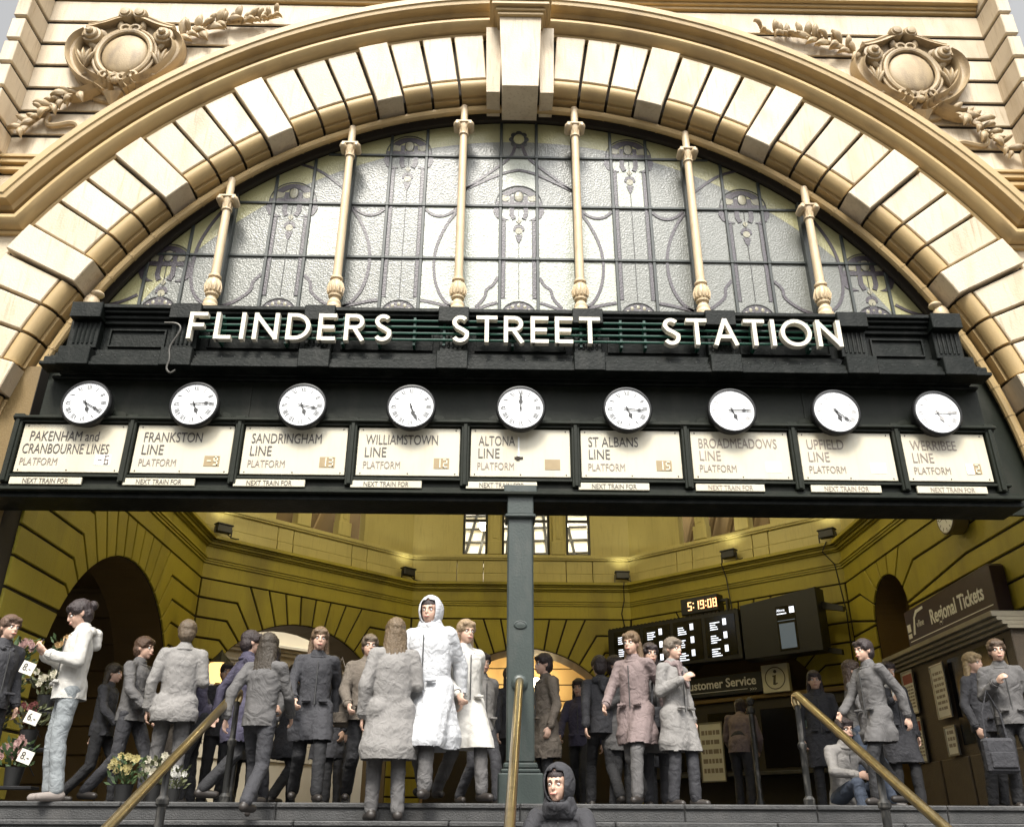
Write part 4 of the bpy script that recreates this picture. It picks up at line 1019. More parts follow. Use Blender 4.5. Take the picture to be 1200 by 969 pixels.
put('dark_shopfront', MB().box(-2.4, 3.2, 24.1, 24.4, FLOOR, 2.85, ch=.01), mat('dark_shopfront_paint', (.03, .03, .028), .3, .3, 4), cor)
for i, x in enumerate((-1.15, .80)):
    lp = thing('wall_lamp', ('glowing white globe lamp left of the iron post' if i == 0 else 'glowing white globe lamp right of the iron post'), 'lamp', (x, 24.1, 3.55), 'globe lamps in the rear passage')
    put('globe', MB().ball((x, 24.0, 3.62), .13, nu=14, nv=10), LAMPG, lp, smooth='all')
    put('bracket', MB().box(x-.03, x+.03, 24.0, 24.4, 3.40, 3.45).box(x-.18, x+.18, 23.9, 24.2, 3.28, 3.38, ch=.01), BLACK, lp)
    l_ = bpy.data.lights.new('lamp_glow', 'POINT'); l_.energy = 70; l_.color = (1, .78, .45); l_.shadow_soft_size = .15
    lo = bpy.data.objects.new('lamp_glow', l_); COL.objects.link(lo); lo.parent = lp; lo.location = (0, -.35, .07)
tb = MB().tube([(-.83, 22.5, 2.9), (-.83, 22.5, 4.15)], .03, 8)
tag(put('light_tube', tb, mat('pale_tube', (.8, .75, .6), .4, emit=(1, .9, .65), es=.8)), 'thin vertical pale tube hanging in the rear arch left of the post', 'tube light')
# bright courtyard wall seen through the left oblique arch
cy = thing('courtyard_building', 'pale beige station wall with cornice seen through the left rear arch', 'building', (-6.5, 24, STREET))
Lc, Mc, ac = frame((-9.5, 20.0), (-2.9, 26.0), (.3, 14))
put('wall', MB().prism([(0, STREET), (Lc, STREET), (Lc, 7), (0, 7)], Mc, -.4, 0), BEIGE, cy)
for (z0, z1, n) in [(4.12, 4.2, .1), (4.21, 4.27, .18), (4.28, 4.36, .28), (3.88, 3.93, .06)]: put('cornice', MB().prism([(0, z0), (Lc, z0), (Lc, z1), (0, z1)], Mc, 0, n, .008), BEIGE, cy)
for k in range(14): 
    s0 = 1.2+.42*k; put('stone_block', MB().prism([(s0+.012, 3.2), (s0+.408, 3.2), (s0+.408, 3.86), (s0+.012, 3.86)], Mc, 0, .03, .01), BEIGE, cy)
for k in range(7):
    for q in range(4): put('stone_block', MB().prism([(.9*k+.3+.01+(q % 2)*.4, 3.18-.4*q-.39), (.9*k+1.19+(q % 2)*.4, 3.18-.4*q-.39), (.9*k+1.19+(q % 2)*.4, 3.18-.4*q), (.9*k+.31+(q % 2)*.4, 3.18-.4*q)], Mc, 0, .03, .01), BEIGE, cy)
# passage behind the left wall arch and behind the right niche
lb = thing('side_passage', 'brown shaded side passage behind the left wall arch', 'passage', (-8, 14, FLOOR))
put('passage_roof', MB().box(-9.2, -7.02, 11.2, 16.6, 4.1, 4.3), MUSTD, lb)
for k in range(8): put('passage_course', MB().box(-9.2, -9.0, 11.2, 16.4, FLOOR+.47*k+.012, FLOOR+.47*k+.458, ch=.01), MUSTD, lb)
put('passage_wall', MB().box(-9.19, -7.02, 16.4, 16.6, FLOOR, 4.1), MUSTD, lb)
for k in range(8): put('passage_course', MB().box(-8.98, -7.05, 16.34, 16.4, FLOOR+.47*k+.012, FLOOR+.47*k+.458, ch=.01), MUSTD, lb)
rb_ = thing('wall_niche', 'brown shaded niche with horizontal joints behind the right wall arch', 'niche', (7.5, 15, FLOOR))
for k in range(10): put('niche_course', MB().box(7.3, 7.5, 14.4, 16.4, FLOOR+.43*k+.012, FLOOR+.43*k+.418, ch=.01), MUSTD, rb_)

# ---------------------------------------------------------------- floodlights on the cornice
def floodlight(pos, ang, lab, e=55):
    t = thing('floodlight', lab, 'floodlight', pos, 'small black floodlights standing on the hall cornice', rz=ang)
    m = MB().box(-.16, .16, -.07, .07, .10, .26, ch=.015).box(-.18, .18, -.09, .09, .25, .285, ch=.01); put('housing', m, BLACK, t, world=False)
    put('glass', MB().box(-.14, .14, -.05, .05, .286, .292), mat('floodlight_glass', (.5, .5, .45), .2), t, world=False)
    put('bracket', MB().box(-.19, -.175, -.02, .02, 0, .2).box(.175, .19, -.02, .02, 0, .2).box(-.19, .19, -.02, .02, 0, .015), BLACK, t, world=False)
    put('cable', MB().tube([(.1, .05, .12), (.22, .04, .05), (.28, -.02, .03), (.34, -.05, .03)], .012, 6), BLACK, t, world=False)
    l_ = bpy.data.lights.new('flood', 'SPOT'); l_.energy = e; l_.color = (1, .93, .66); l_.spot_size = R(150); l_.spot_blend = .8; l_.shadow_soft_size = .1
    lo = bpy.data.objects.new('flood', l_); COL.objects.link(lo); lo.parent = t; lo.location = (0, 0, .33); lo.rotation_euler = (R(180), 0, 0)
FE = 7
def fp(M, s, n=.05): v = M(s, 5.405, n); return (v.x, v.y, v.z)
floodlight(fp(M1, .25, .12), a1_, 'black floodlight at the left corner of the hall cornice', FE)
floodlight(fp(M1, 4.95, .12), a1_, 'black floodlight at the left rear corner of the hall cornice', FE)
floodlight(fp(M2, 4.98, .12), 0, 'black floodlight at the right rear corner of the hall cornice', FE)
floodlight(fp(M3_, 2.75, .12), a3_, 'black floodlight mid way along the right rear cornice', FE)
floodlight(fp(M3_, 5.0, .12), a3_, 'black floodlight at the right corner of the hall cornice', FE)
for i, (x, y) in enumerate([(-2.6, 13.2), (3.2, 13.2), (-2.4, 16.6), (3.0, 16.6)]):
    t = thing('hall_lamp', ['front left', 'front right', 'rear left', 'rear right'][i]+' hanging globe lamp reflected in the upper windows of the hall', 'lamp', (x, y, 7.9), 'hanging globe lamps of the hall')
    put('globe', MB().ball((x, y, 7.9), .22, nu=14, nv=10), LAMPG, t, smooth='all'); put('rod', MB().tube([(x, y, 8.1), (x, y, 9.4)], .02, 6), BLACK, t)
    l_ = bpy.data.lights.new('lamp_glow', 'POINT'); l_.energy = 60; l_.color = (1, .90, .62); l_.shadow_soft_size = .25
    lo = bpy.data.objects.new('lamp_glow', l_); COL.objects.link(lo); lo.parent = t; lo.location = (0, 0, -.45)
# cables down the walls
def cable(pts, lab):
    tag(put('wall_cable', MB().tube(pts, .013, 6), BLACK), lab, 'cable')
cable([tuple(M2(5.0, 5.4, .23)), tuple(M2(4.98, 5.3, .25)), tuple(M2(5.0, 5.0, .1)), tuple(M2(4.93, 4.7, .04)), tuple(M2(5.0, 4.35, .04))], 'thin black cable dropping from the floodlight at the right rear corner')
cable([tuple(M3_(2.6, 5.4, .23)), tuple(M3_(2.62, 5.1, .1)), tuple(M3_(2.66, 4.6, .1)), tuple(M3_(2.7, 4.2, .1))], 'thin black cable dropping behind the departure boards')
cable([tuple(M3_(5.0, 5.4, .23)), tuple(M3_(4.9, 5.2, .26)), tuple(M3_(5.05, 4.95, .1)), tuple(M3_(5.12, 4.0, .06)), tuple(M3_(5.1, 3.2, .05)), tuple(M3_(5.12, 1.2, .05))], 'thin black cable running down the right corner of the hall')

# ---------------------------------------------------------------- hall fittings, in the plane of the right rear wall
def wtext(mb, body, size, M, s, z, n, sx=.85, align='LEFT', bold=0): return add_text(mb, body, size, lambda u, v, q: M(s+u, z+v, n+q), sx, .002, align, 0, 1, bold)
N1 = .75
db = thing('departure_board', 'long black departure board with columns of small white print below the digital clock', 'display', tuple(M3_(2, 3.2, N1)))
put('casing', MB().prism([(-.15, 3.30), (3.15, 3.22), (3.15, 4.22), (-.15, 4.22)], M3_, N1-.25, N1, .01), BLACK, db)
hoods = MB()
for k in range(34): hoods.prism([(-.12+.096*k, 4.22), (-.07+.096*k, 4.22), (-.07+.096*k, 4.245), (-.12+.096*k, 4.245)], M3_, N1-.2, N1)
put('top_louvres', hoods, BLACK, db)
rr_ = random.Random(9)
for c in range(4):
    s0 = .02+.78*c
    pn = put('screen', MB().prism([(s0, 3.32), (s0+.70, 3.32), (s0+.70, 4.15), (s0, 4.15)], M3_, N1, N1+.012, .004), SCREEN, db)
    tm, lit = MB(), MB()
    for r in range(3):
        z = 4.0-.27*r
        for l in range(4):
            wv = rr_.uniform(.12, .24); tm.prism([(s0+.12, z-.045*l), (s0+.12+wv, z-.045*l), (s0+.12+wv, z-.045*l+.020), (s0+.12, z-.045*l+.020)], M3_, N1+.012, N1+.016)
        lit.prism([(s0+.42, z-.06), (s0+.50, z-.06), (s0+.50, z+.07), (s0+.42, z+.07)], M3_, N1+.012, N1+.016)
        tm.prism([(s0+.445, z-.04), (s0+.475, z-.04), (s0+.475, z+.05), (s0+.445, z+.05)], M3_, N1+.0162, N1+.018)
    put('small_print', tm, LCDLIT, pn); put('platform_tag', lit, LCDLIT, pn)
mo = thing('wall_monitor', 'black display screen with a small white heading at the right end of the departure boards', 'display', tuple(M3_(4, 3.2, N1)))
put('casing', MB().prism([(3.2, 3.18), (4.85, 3.18), (4.85, 4.40), (3.2, 4.27)], M3_, N1-.35, N1+.02, .015), BLACK, mo)
put('screen', MB().prism([(3.98, 3.26), (4.38, 3.26), (4.38, 4.12), (3.98, 4.12)], M3_, N1+.02, N1+.03), SCREEN, mo)
put('lit_page', MB().prism([(4.02, 3.30), (4.34, 3.30), (4.34, 3.78), (4.02, 3.78)], M3_, N1+.03, N1+.034).prism([(4.0, 3.83), (4.36, 3.83), (4.36, 3.845), (4.0, 3.845)], M3_, N1+.03, N1+.034), SCRG, mo)
tm = MB(); wtext(tm, 'Altona', .075, M3_, 4.0, 4.02, N1+.031); tm.prism([(4.0, 3.965), (4.2, 3.965), (4.2, 3.985), (4.0, 3.985)], M3_, N1+.03, N1+.034)
put('heading', tm, LCDLIT, mo); put('platform_tag', MB().prism([(4.27, 3.97), (4.37, 3.97), (4.37, 4.09), (4.27, 4.09)], M3_, N1+.03, N1+.036), LCDLIT, mo)
put('bracket_arm', MB().prism([(4.85, 4.0), (5.25, 3.9), (5.25, 4.0), (4.85, 4.15)], M3_, N1-.3, N1-.2).prism([(4.7, 3.2), (5.1, 3.1), (5.1, 3.2), (4.7, 3.3)], M3_, N1-.3, N1-.2), BLACK, mo)
dc = thing('digital_clock', 'black digital clock with glowing orange digits reading 5:19:08', 'digital clock', tuple(M3_(2.3, 4.3, .6)))
put('housing', MB().prism([(1.72, 4.31), (2.62, 4.31), (2.62, 4.66), (1.72, 4.66)], M3_, .35, .6, .012), BLACK, dc)
DIG = mat('glowing_orange_digit', (1, .6, .3), .4, emit=(1, .55, .25), es=1.8)
def wseg(mb, ch, s, z, w_, h, n, t=.019):
    P = {'a': (s, s+w_, z+h-t, z+h), 'g': (s, s+w_, z+h/2-t/2, z+h/2+t/2), 'd': (s, s+w_, z, z+t), 'f': (s, s+t, z+h/2, z+h), 'b': (s+w_-t, s+w_, z+h/2, z+h), 'e': (s, s+t, z, z+h/2), 'c': (s+w_-t, s+w_, z, z+h/2)}
    for q in SEG[ch]: a, b, c, d_ = P[q]; mb.prism([(a, c), (b, c), (b, d_), (a, d_)], M3_, n, n+.006)
dgm = MB(); s = 1.90
for ch in '5:19:08':
    if ch == ':':
        for zz in (4.43, 4.52): dgm.prism([(s, zz), (s+.025, zz), (s+.025, zz+.025), (s, zz+.025)], M3_, .6, .606)
        s += .055
    else: wseg(dgm, ch, s, 4.39, .09, .18, .6); s += .125
put('digits', dgm, DIG, dc)
put('hanging_arm', MB().prism([(2.62, 4.5), (2.8, 4.5), (2.8, 4.55), (2.62, 4.55)], M3_, .4, .5).prism([(2.76, 4.2), (2.8, 4.2), (2.8, 4.5), (2.76, 4.5)], M3_, .4, .5), BLACK, dc)
NAVY = mat('dark_navy_sign', (.02, .024, .035), .35); PLUM = mat('dark_plum_sign', (.035, .018, .026), .35)
cs = thing('customer_service_sign', 'dark navy Customer Service sign with a white information square', 'sign', tuple(M3_(2.6, 2.8, .3)))
put('board', MB().prism([(1.1, 2.62), (3.28, 2.62), (3.28, 3.02), (1.1, 3.02)], M3_, .2, .3, .008), NAVY, cs)
tm = MB(); wtext(tm, 'Customer Service', .25, M3_, 1.42, 2.78, .302, .95, bold=.005); wtext(tm, '>>>', .10, M3_, 3.0, 2.655, .302, .9)
tm.prism([(1.42, 2.70), (2.95, 2.70), (2.95, 2.71), (1.42, 2.71)], M3_, .3, .304); put('lettering', tm, WHITEP, cs)
put('information_panel', MB().prism([(3.29, 2.58), (3.86, 2.58), (3.86, 3.12), (3.29, 3.12)], M3_, .2, .305, .006), mat('cream_information_panel', (.72, .70, .58), .4), cs)
tm = MB(); cpt = [(3.575+.21*cos(2*pi*i/28), 2.85+.21*sin(2*pi*i/28)) for i in range(29)]
tm.sweep(cpt, [(-.009, .305), (-.009, .31), (.009, .31), (.009, .305)], M3_, cap=False)
tm.prism([(3.585+.035*cos(2*pi*i/12), 2.975+.035*sin(2*pi*i/12)) for i in range(12)], M3_, .305, .31)
tm.prism([(3.52, 2.90), (3.60, 2.91), (3.575, 2.75), (3.62, 2.76), (3.62, 2.74), (3.56, 2.715), (3.52, 2.73), (3.545, 2.87), (3.52, 2.88)], M3_, .305, .31)
put('information_symbol', tm, INK, cs)
# Regional Tickets sign on the right wall
rt = thing('regional_tickets_sign', 'dark plum Regional Tickets sign fixed high on the right wall', 'sign', tuple(MR(4.2, 2.8, .2)))
s0, s1 = 2.75, 5.55
put('board', MB().prism([(s0, 2.64), (s1, 2.64), (s1, 3.36), (s1-.05, 3.40), (s0, 3.34)], MR, .02, .22, .01), PLUM, rt)
tm = MB(); wtext(tm, 'Regional Tickets', .31, MR, 3.62, 2.97, .222, .80, bold=.006); tm.prism([(s0+.08, 2.84), (s1-.1, 2.84), (s1-.1, 2.853), (s0+.08, 2.853)], MR, .22, .224)
wtext(tm, '>>>', .12, MR, 5.22, 2.71, .222, .8)
tm.prism([(2.98, 2.93), (3.05, 2.93), (3.12, 3.18), (3.22, 3.24), (3.44, 3.26), (3.44, 3.30), (3.18, 3.29), (3.08, 3.2)], MR, .22, .225); wtext(tm, 'v/line', .15, MR, 3.14, 3.02, .222, .8)
tm.prism([(2.80, 3.0), (2.92, 3.0), (2.92, 3.12), (2.80, 3.12)], MR, .22, .225); tm.prism([(2.80, 2.90), (2.92, 2.90), (2.92, 2.97), (2.80, 2.97)], MR, .22, .225)
put('lettering', tm, WHITEP, rt)
# round clock under the lintel at right
rk = thing('hall_clock', 'round pale clock on the right hall wall partly hidden by the beam', 'clock', tuple(MR(4.7, 4.35, .1)))
RYm = Matrix.Translation(Vector(MR(4.75, 4.33, .0))) @ Matrix.Rotation(R(-90), 4, 'Y')
put('case', MB().lathe([(.24, 0), (.27, .03), (.27, .24), (.25, .26), (.235, .25), (.02, .25)], 28, M=RYm), mat('olive_clock_case', (.12, .09, .03), .4), rk, smooth=True)
put('dial', MB().lathe([(.235, .245), (.235, .257), (.01, .257)], 28, M=RYm), DIAL, rk)
hm = MB()
for k in range(12): a = 2*pi*k/12; hm.add([RYm @ Vector((q*cos(a)-w_*sin(a), q*sin(a)+w_*cos(a), .26)) for q, w_ in ((.17, -.008), (.17, .008), (.22, .008), (.22, -.008))], [(0, 1, 2, 3)])
for a, l in ((R(100), .18), (R(200), .12)): hm.add([RYm @ Vector((q*cos(a)-w_*sin(a), q*sin(a)+w_*cos(a), .262)) for q, w_ in ((-.03, -.008), (-.03, .008), (l, .004), (l, -.004))], [(0, 1, 2, 3)])
put('hands', hm, INK, rk)
# ticket office front on the right wall
TK = mat('brown_ticket_office_stone', (.085, .065, .045), .6, .3, 7, .4, 60, dirt=.4, dcol=(.03, .025, .02))
to = thing('ticket_office', 'dark brown ticket office front with a ribbed cornice below the Regional Tickets sign', 'kiosk', tuple(MR(4.3, FLOOR, .4)))
put('wall', MB().prism([(2.75, FLOOR), (6.1, FLOOR), (6.1, 2.38), (2.75, 2.38)], MR, .02, .45, .01), TK, to)
for (z0, z1, n) in [(2.385, 2.43, .5), (2.434, 2.48, .56), (2.484, 2.53, .62), (2.534, 2.60, .68)]: put('cornice', MB().prism([(2.68, z0), (6.15, z0), (6.15, z1), (2.68, z1)], MR, .02, n, .006), mat('grey_cornice_paint', (.30, .27, .20), .5, .2, 9, dirt=.4), to)
pb = MB()
for k in range(4): pb.prism([(2.8+.85*k, FLOOR+.05), (3.6+.85*k, FLOOR+.05), (3.6+.85*k, 1.0), (2.8+.85*k, 1.0)], MR, .45, .49, .01)
put('base_panel', pb, TK, to)
put('counter_window', MB().prism([(4.35, 1.15), (5.9, 1.15), (5.9, 2.3), (4.35, 2.3)], MR, .44, .46), SCREEN, to)
POST = mat('white_poster_paper', (.66, .65, .60), .5, .08, 8); PRED = mat('dark_red_poster_print', (.25, .04, .03), .5); PBLU = mat('blue_poster_print', (.12, .20, .28), .4)
def poster(M, s0, s1, z0, z1, n, lab, red=True, name='poster', base=POST, rows_=7, dark=False):
    t = thing(name, lab, 'poster', tuple(M((s0+s1)/2, z0, n)))
    sh_ = put('sheet', MB().prism([(s0, z0), (s1, z0), (s1, z1), (s0, z1)], M, n, n+.015), base, t)
    fr = MB(); e = .025
    for q in [(s0-e, s0, z0-e, z1+e), (s1, s1+e, z0-e, z1+e), (s0, s1, z0-e, z0), (s0, s1, z1, z1+e)]: fr.prism([(q[0], q[2]), (q[1], q[2]), (q[1], q[3]), (q[0], q[3])], M, n, n+.025)
    put('frame', fr, mat('brushed_poster_frame', (.3, .3, .28), .3, metal=.8), t)
    if red: put('header_band', MB().prism([(s0+.02, z1-(z1-z0)*.28), (s1-.02, z1-(z1-z0)*.28), (s1-.02, z1-.03), (s0+.02, z1-.03)], M, n+.015, n+.018), PRED, sh_)
    tm = MB(); q = random.Random(int(s0*100+z0*10)); top = z1-(z1-z0)*(.34 if red else .12)
    for r in range(rows_):
        z = top-(top-z0-.05)*r/rows_; h = (top-z0)/rows_*.45; a = s0+.04
        while a < s1-.06: b = min(s1-.04, a+q.uniform(.04, .12)); tm.prism([(a, z-h), (b, z-h), (b, z), (a, z)], M, n+.015, n+.0175); a = b+.02
    put('printed_text', tm, INKF if not dark else WHITEP, sh_)
NP = .5
poster(MR, 2.92, 3.28, 1.72, 2.32, NP, 'upper white timetable poster with dark red header on the ticket office wall')
poster(MR, 2.92, 3.28, 1.02, 1.62, NP, 'lower white timetable poster with dark red header on the ticket office wall')
poster(MR, 3.95, 4.32, 1.55, 2.25, NP+.02, 'white notice sheet in a frame beside the ticket window', red=False)
poster(MR, 4.0, 4.28, 1.05, 1.4, NP, 'small framed notice under the notice sheet by the ticket window', red=False, rows_=3)
# low notices across the back of the concourse
Lb = lambda s, z, n: Vector((s, 19.6-n, z))
poster(Lb, 2.50, 3.0, .95, 2.05, .0, 'pale blue information poster at the back of the concourse', red=False, base=PBLU, dark=True)
poster(Lb, .62, .98, .95, 1.55, -1.2, 'small white notice right of the iron post', red=False)
kz = thing('enquiry_counter', 'dark enquiry counter and office front at the back right of the concourse', 'counter', tuple(M3_(2.6, FLOOR, .3)))
DKW = mat('dark_office_front', (.035, .03, .026), .4, .3, 5, .1)
put('office_wall', MB().prism([(.4, FLOOR), (5.0, FLOOR), (5.0, 2.5), (.4, 2.5)], M3_, .02, .16), DKW, kz)
put('fascia', MB().prism([(.4, 2.5), (5.0, 2.5), (5.0, 2.58), (.4, 2.58)], M3_, .02, .24, .01), MUSTD, kz)
for s0 in (.7, 1.9, 3.1, 4.2): put('window', MB().prism([(s0, 1.2), (s0+.75, 1.2), (s0+.75, 2.3), (s0, 2.3)], M3_, .16, .18, .01), SCREEN, kz)
put('counter_top', MB().prism([(.4, 1.05), (5.0, 1.05), (5.0, 1.12), (.4, 1.12)], M3_, .1, .6, .01), STEP, kz)
poster(M3_, 1.95, 2.45, .98, 2.05, .62, 'white lit notice board leaning on the enquiry counter', red=False, rows_=5)
poster(M3_, 4.0, 4.5, 1.9, 2.35, .2, 'pale blue notice with two round symbols on the office front', red=False, base=PBLU, rows_=2, dark=True)
# lantern glow on the left
ln = thing('street_lantern', 'black iron lantern post with a glowing amber shade at the left of the hall', 'lantern', (-5.05, 15.8, FLOOR))
lx, ly = -5.05, 15.8
put('pole', MB().lathe([(.12, FLOOR), (.12, FLOOR+.2), (.05, FLOOR+.3), (.045, 2.25), (.07, 2.28), (.04, 2.34)], 12, (lx, ly, 0)), BLACKR, ln, smooth=True)
put('shade', MB().lathe([(.13, 2.34), (.20, 2.62), (.17, 2.66), (.02, 2.66)], 10, (lx, ly, 0)), mat('amber_lantern_glass', (.9, .6, .25), .3, emit=(1, .60, .2), es=1.6), ln)
put('cap', MB().lathe([(.22, 2.66), (.10, 2.78), (.03, 2.86), (.01, 2.9)], 10, (lx, ly, 0)), BLACK, ln)
for i, (x, y) in enumerate([(-3.6, 12.2), (3.35, 13.0)]):
    t = thing('bollard_post', ('flaking black post behind the left handrail' if i == 0 else 'flaking black post behind the right handrail'), 'post', (x, y, FLOOR))
    put('shaft', MB().lathe([(.07, FLOOR), (.07, FLOOR+.15), (.04, FLOOR+.2), (.04, 1.55), (.06, 1.57), (.06, 1.62), (.035, 1.66)], 12, (x, y, 0)), BLACKR, t, smooth=True)
    put('finial', MB().ball((x, y, 1.72), .06), BLACKR, t, smooth='all')
# plain dark flank walls of the hall below the openings (back of courtyards)
yw_ = thing('courtyard_wall', 'olive brown shop wall glimpsed at the far left beyond the flower stall', 'wall', (-8.5, 13, STREET))
put('wall', MB().box(-9.6, -9.3, 10.9, 20, STREET, 3.9), MUSTD, yw_)
# ================================================================ PEOPLE
TMP = bpy.data.scenes.new('tmp')
def remesh(mb, vox, smooth_it=3, disp=None, solid=None):
    me = bpy.data.meshes.new('m'); me.from_pydata([tuple(v) for v in mb.v], [], mb.f)
    o = bpy.data.objects.new('m', me); TMP.collection.objects.link(o)
    if solid:
        md = o.modifiers.new('s', 'SOLIDIFY'); md.thickness = solid; md.offset = 1
    if vox: md = o.modifiers.new('r', 'REMESH'); md.mode = 'VOXEL'; md.voxel_size = vox; md.adaptivity = 0
    if smooth_it: md = o.modifiers.new('k', 'SMOOTH'); md.iterations = smooth_it; md.factor = .5
    with bpy.context.temp_override(scene=TMP, view_layer=TMP.view_layers[0]):
        dg = bpy.context.evaluated_depsgraph_get(); dg.update()
    r = bpy.data.meshes.new_from_object(o.evaluated_get(dg), depsgraph=dg)
    bpy.data.objects.remove(o); bpy.data.meshes.remove(me)
    if disp:
        ns = [v.normal.copy() for v in r.vertices]
        for v, n in zip(r.vertices, ns): v.co += n*disp(v.co)
    r.polygons.foreach_set('use_smooth', [True]*len(r.polygons)); r.update()
    r.materials.clear(); return r
SKIN = [mat('light_skin', (.56, .36, .27), .5, .06, 20), mat('tan_skin', (.40, .25, .17), .5, .06, 20)]
EYEW = mat('eye_white', (.7, .7, .68), .2); EYED = mat('dark_iris', (.03, .02, .015), .15); LIP = mat('lip', (.42, .16, .13), .4)
def cloth(name, c, r=.85, var=.12): return wrinkle(mat(name, c, r, var, 5), {'c': .35, 'm': .55, 'w': .28, 'p': .32, 'g': .45, 's': .4, 'b': .35, 'd': .45}.get(name[0], .5))
def wrinkle(m, wst=.5):
    if 'wr' in m: return m
    m['wr'] = 1; N = m.node_tree.nodes; L = m.node_tree.links; g = N.new('ShaderNodeNewGeometry')
    a = N.new('ShaderNodeTexNoise'); a.inputs['Scale'].default_value = 3.5+8*((wst*37) % 1); a.inputs['Detail'].default_value = 3; a.inputs['Distortion'].default_value = 1.6; a.inputs['Roughness'].default_value = .45
    f = N.new('ShaderNodeTexNoise'); f.inputs['Scale'].default_value = 180; f.inputs['Detail'].default_value = 2
    b1 = N.new('ShaderNodeBump'); b1.inputs['Strength'].default_value = wst; b1.inputs['Distance'].default_value = .06
    b2 = N.new('ShaderNodeBump'); b2.inputs['Strength'].default_value = .35; b2.inputs['Distance'].default_value = .004
    L.new(g.outputs['Position'], a.inputs['Vector']); L.new(g.outputs['Position'], f.inputs['Vector']); L.new(a.outputs['Fac'], b1.inputs['Height']); L.new(f.outputs['Fac'], b2.inputs['Height'])
    L.new(b1.outputs[0], b2.inputs['Normal']); L.new(b2.outputs[0], N['Principled BSDF'].inputs['Normal']); return m
def joints(pose, rng):
    J = dict(pel=(0, 0, .93), chest=(0, 0, 1.27), neck=(0, .01, 1.45), head=(0, -.02, 1.585))
    for s, k in ((-1, 'l'), (1, 'r')):
        J['sh'+k] = (s*.170, .01, 1.375); J['el'+k] = (s*.235, .05, 1.11); J['wr'+k] = (s*.235, -.04, .87)
        J['hi'+k] = (s*.085, 0, .90); J['kn'+k] = (s*.095, -.025, .49); J['an'+k] = (s*.10, .03, .085)
    if pose == 'walk':
        J.update(knr=(.09, -.20, .51), anr=(.09, -.24, .11), knl=(-.09, .02, .47), anl=(-.10, .30, .15), ell=(-.24, -.08, 1.12), wrl=(-.21, -.26, .95), elr=(.24, .17, 1.13), wrr=(.25, .20, .89))
    if pose == 'phone':
        J.update(ell=(-.25, -.02, 1.12), wrl=(-.09, -.26, 1.20), elr=(.25, -.02, 1.12), wrr=(.09, -.25, 1.19), head=(0, -.05, 1.575), anl=(-.12, .02, .085), anr=(.08, .05, .085), knl=(-.10, -.04, .49), knr=(.07, -.02, .49))
    if pose == 'bag':
        J.update(ell=(-.23, .02, 1.12), wrl=(-.12, -.20, 1.24), elr=(.25, .04, 1.10), wrr=(.25, -.02, .85), knr=(.10, -.09, .50), anr=(.11, -.09, .09))
    if pose == 'bend':
        J.update(chest=(0, -.12, 1.22), neck=(0, -.20, 1.36), head=(0, -.28, 1.46), shl=(-.175, -.17, 1.31), shr=(.175, -.17, 1.31), ell=(-.24, -.22, 1.03), wrl=(-.18, -.38, .88), elr=(.24, -.20, 1.03), wrr=(.2, -.36, .86), knr=(.10, -.14, .50), anr=(.1, -.12, .09))
    if pose == 'sit':
        J.update(pel=(0, .12, .13), chest=(0, .05, .46), neck=(0, .0, .65), head=(0, -.05, .78))
        for s, k in ((-1, 'l'), (1, 'r')):
            J['sh'+k] = (s*.175, .02, .58); J['el'+k] = (s*.25, -.12, .36); J['wr'+k] = (s*.12, -.32, .32)
            J['hi'+k] = (s*.09, .1, .11); J['kn'+k] = (s*.13, -.32, .24); J['an'+k] = (s*.12, -.40, -.22)
    return {k: Vector(v) for k, v in J.items()}
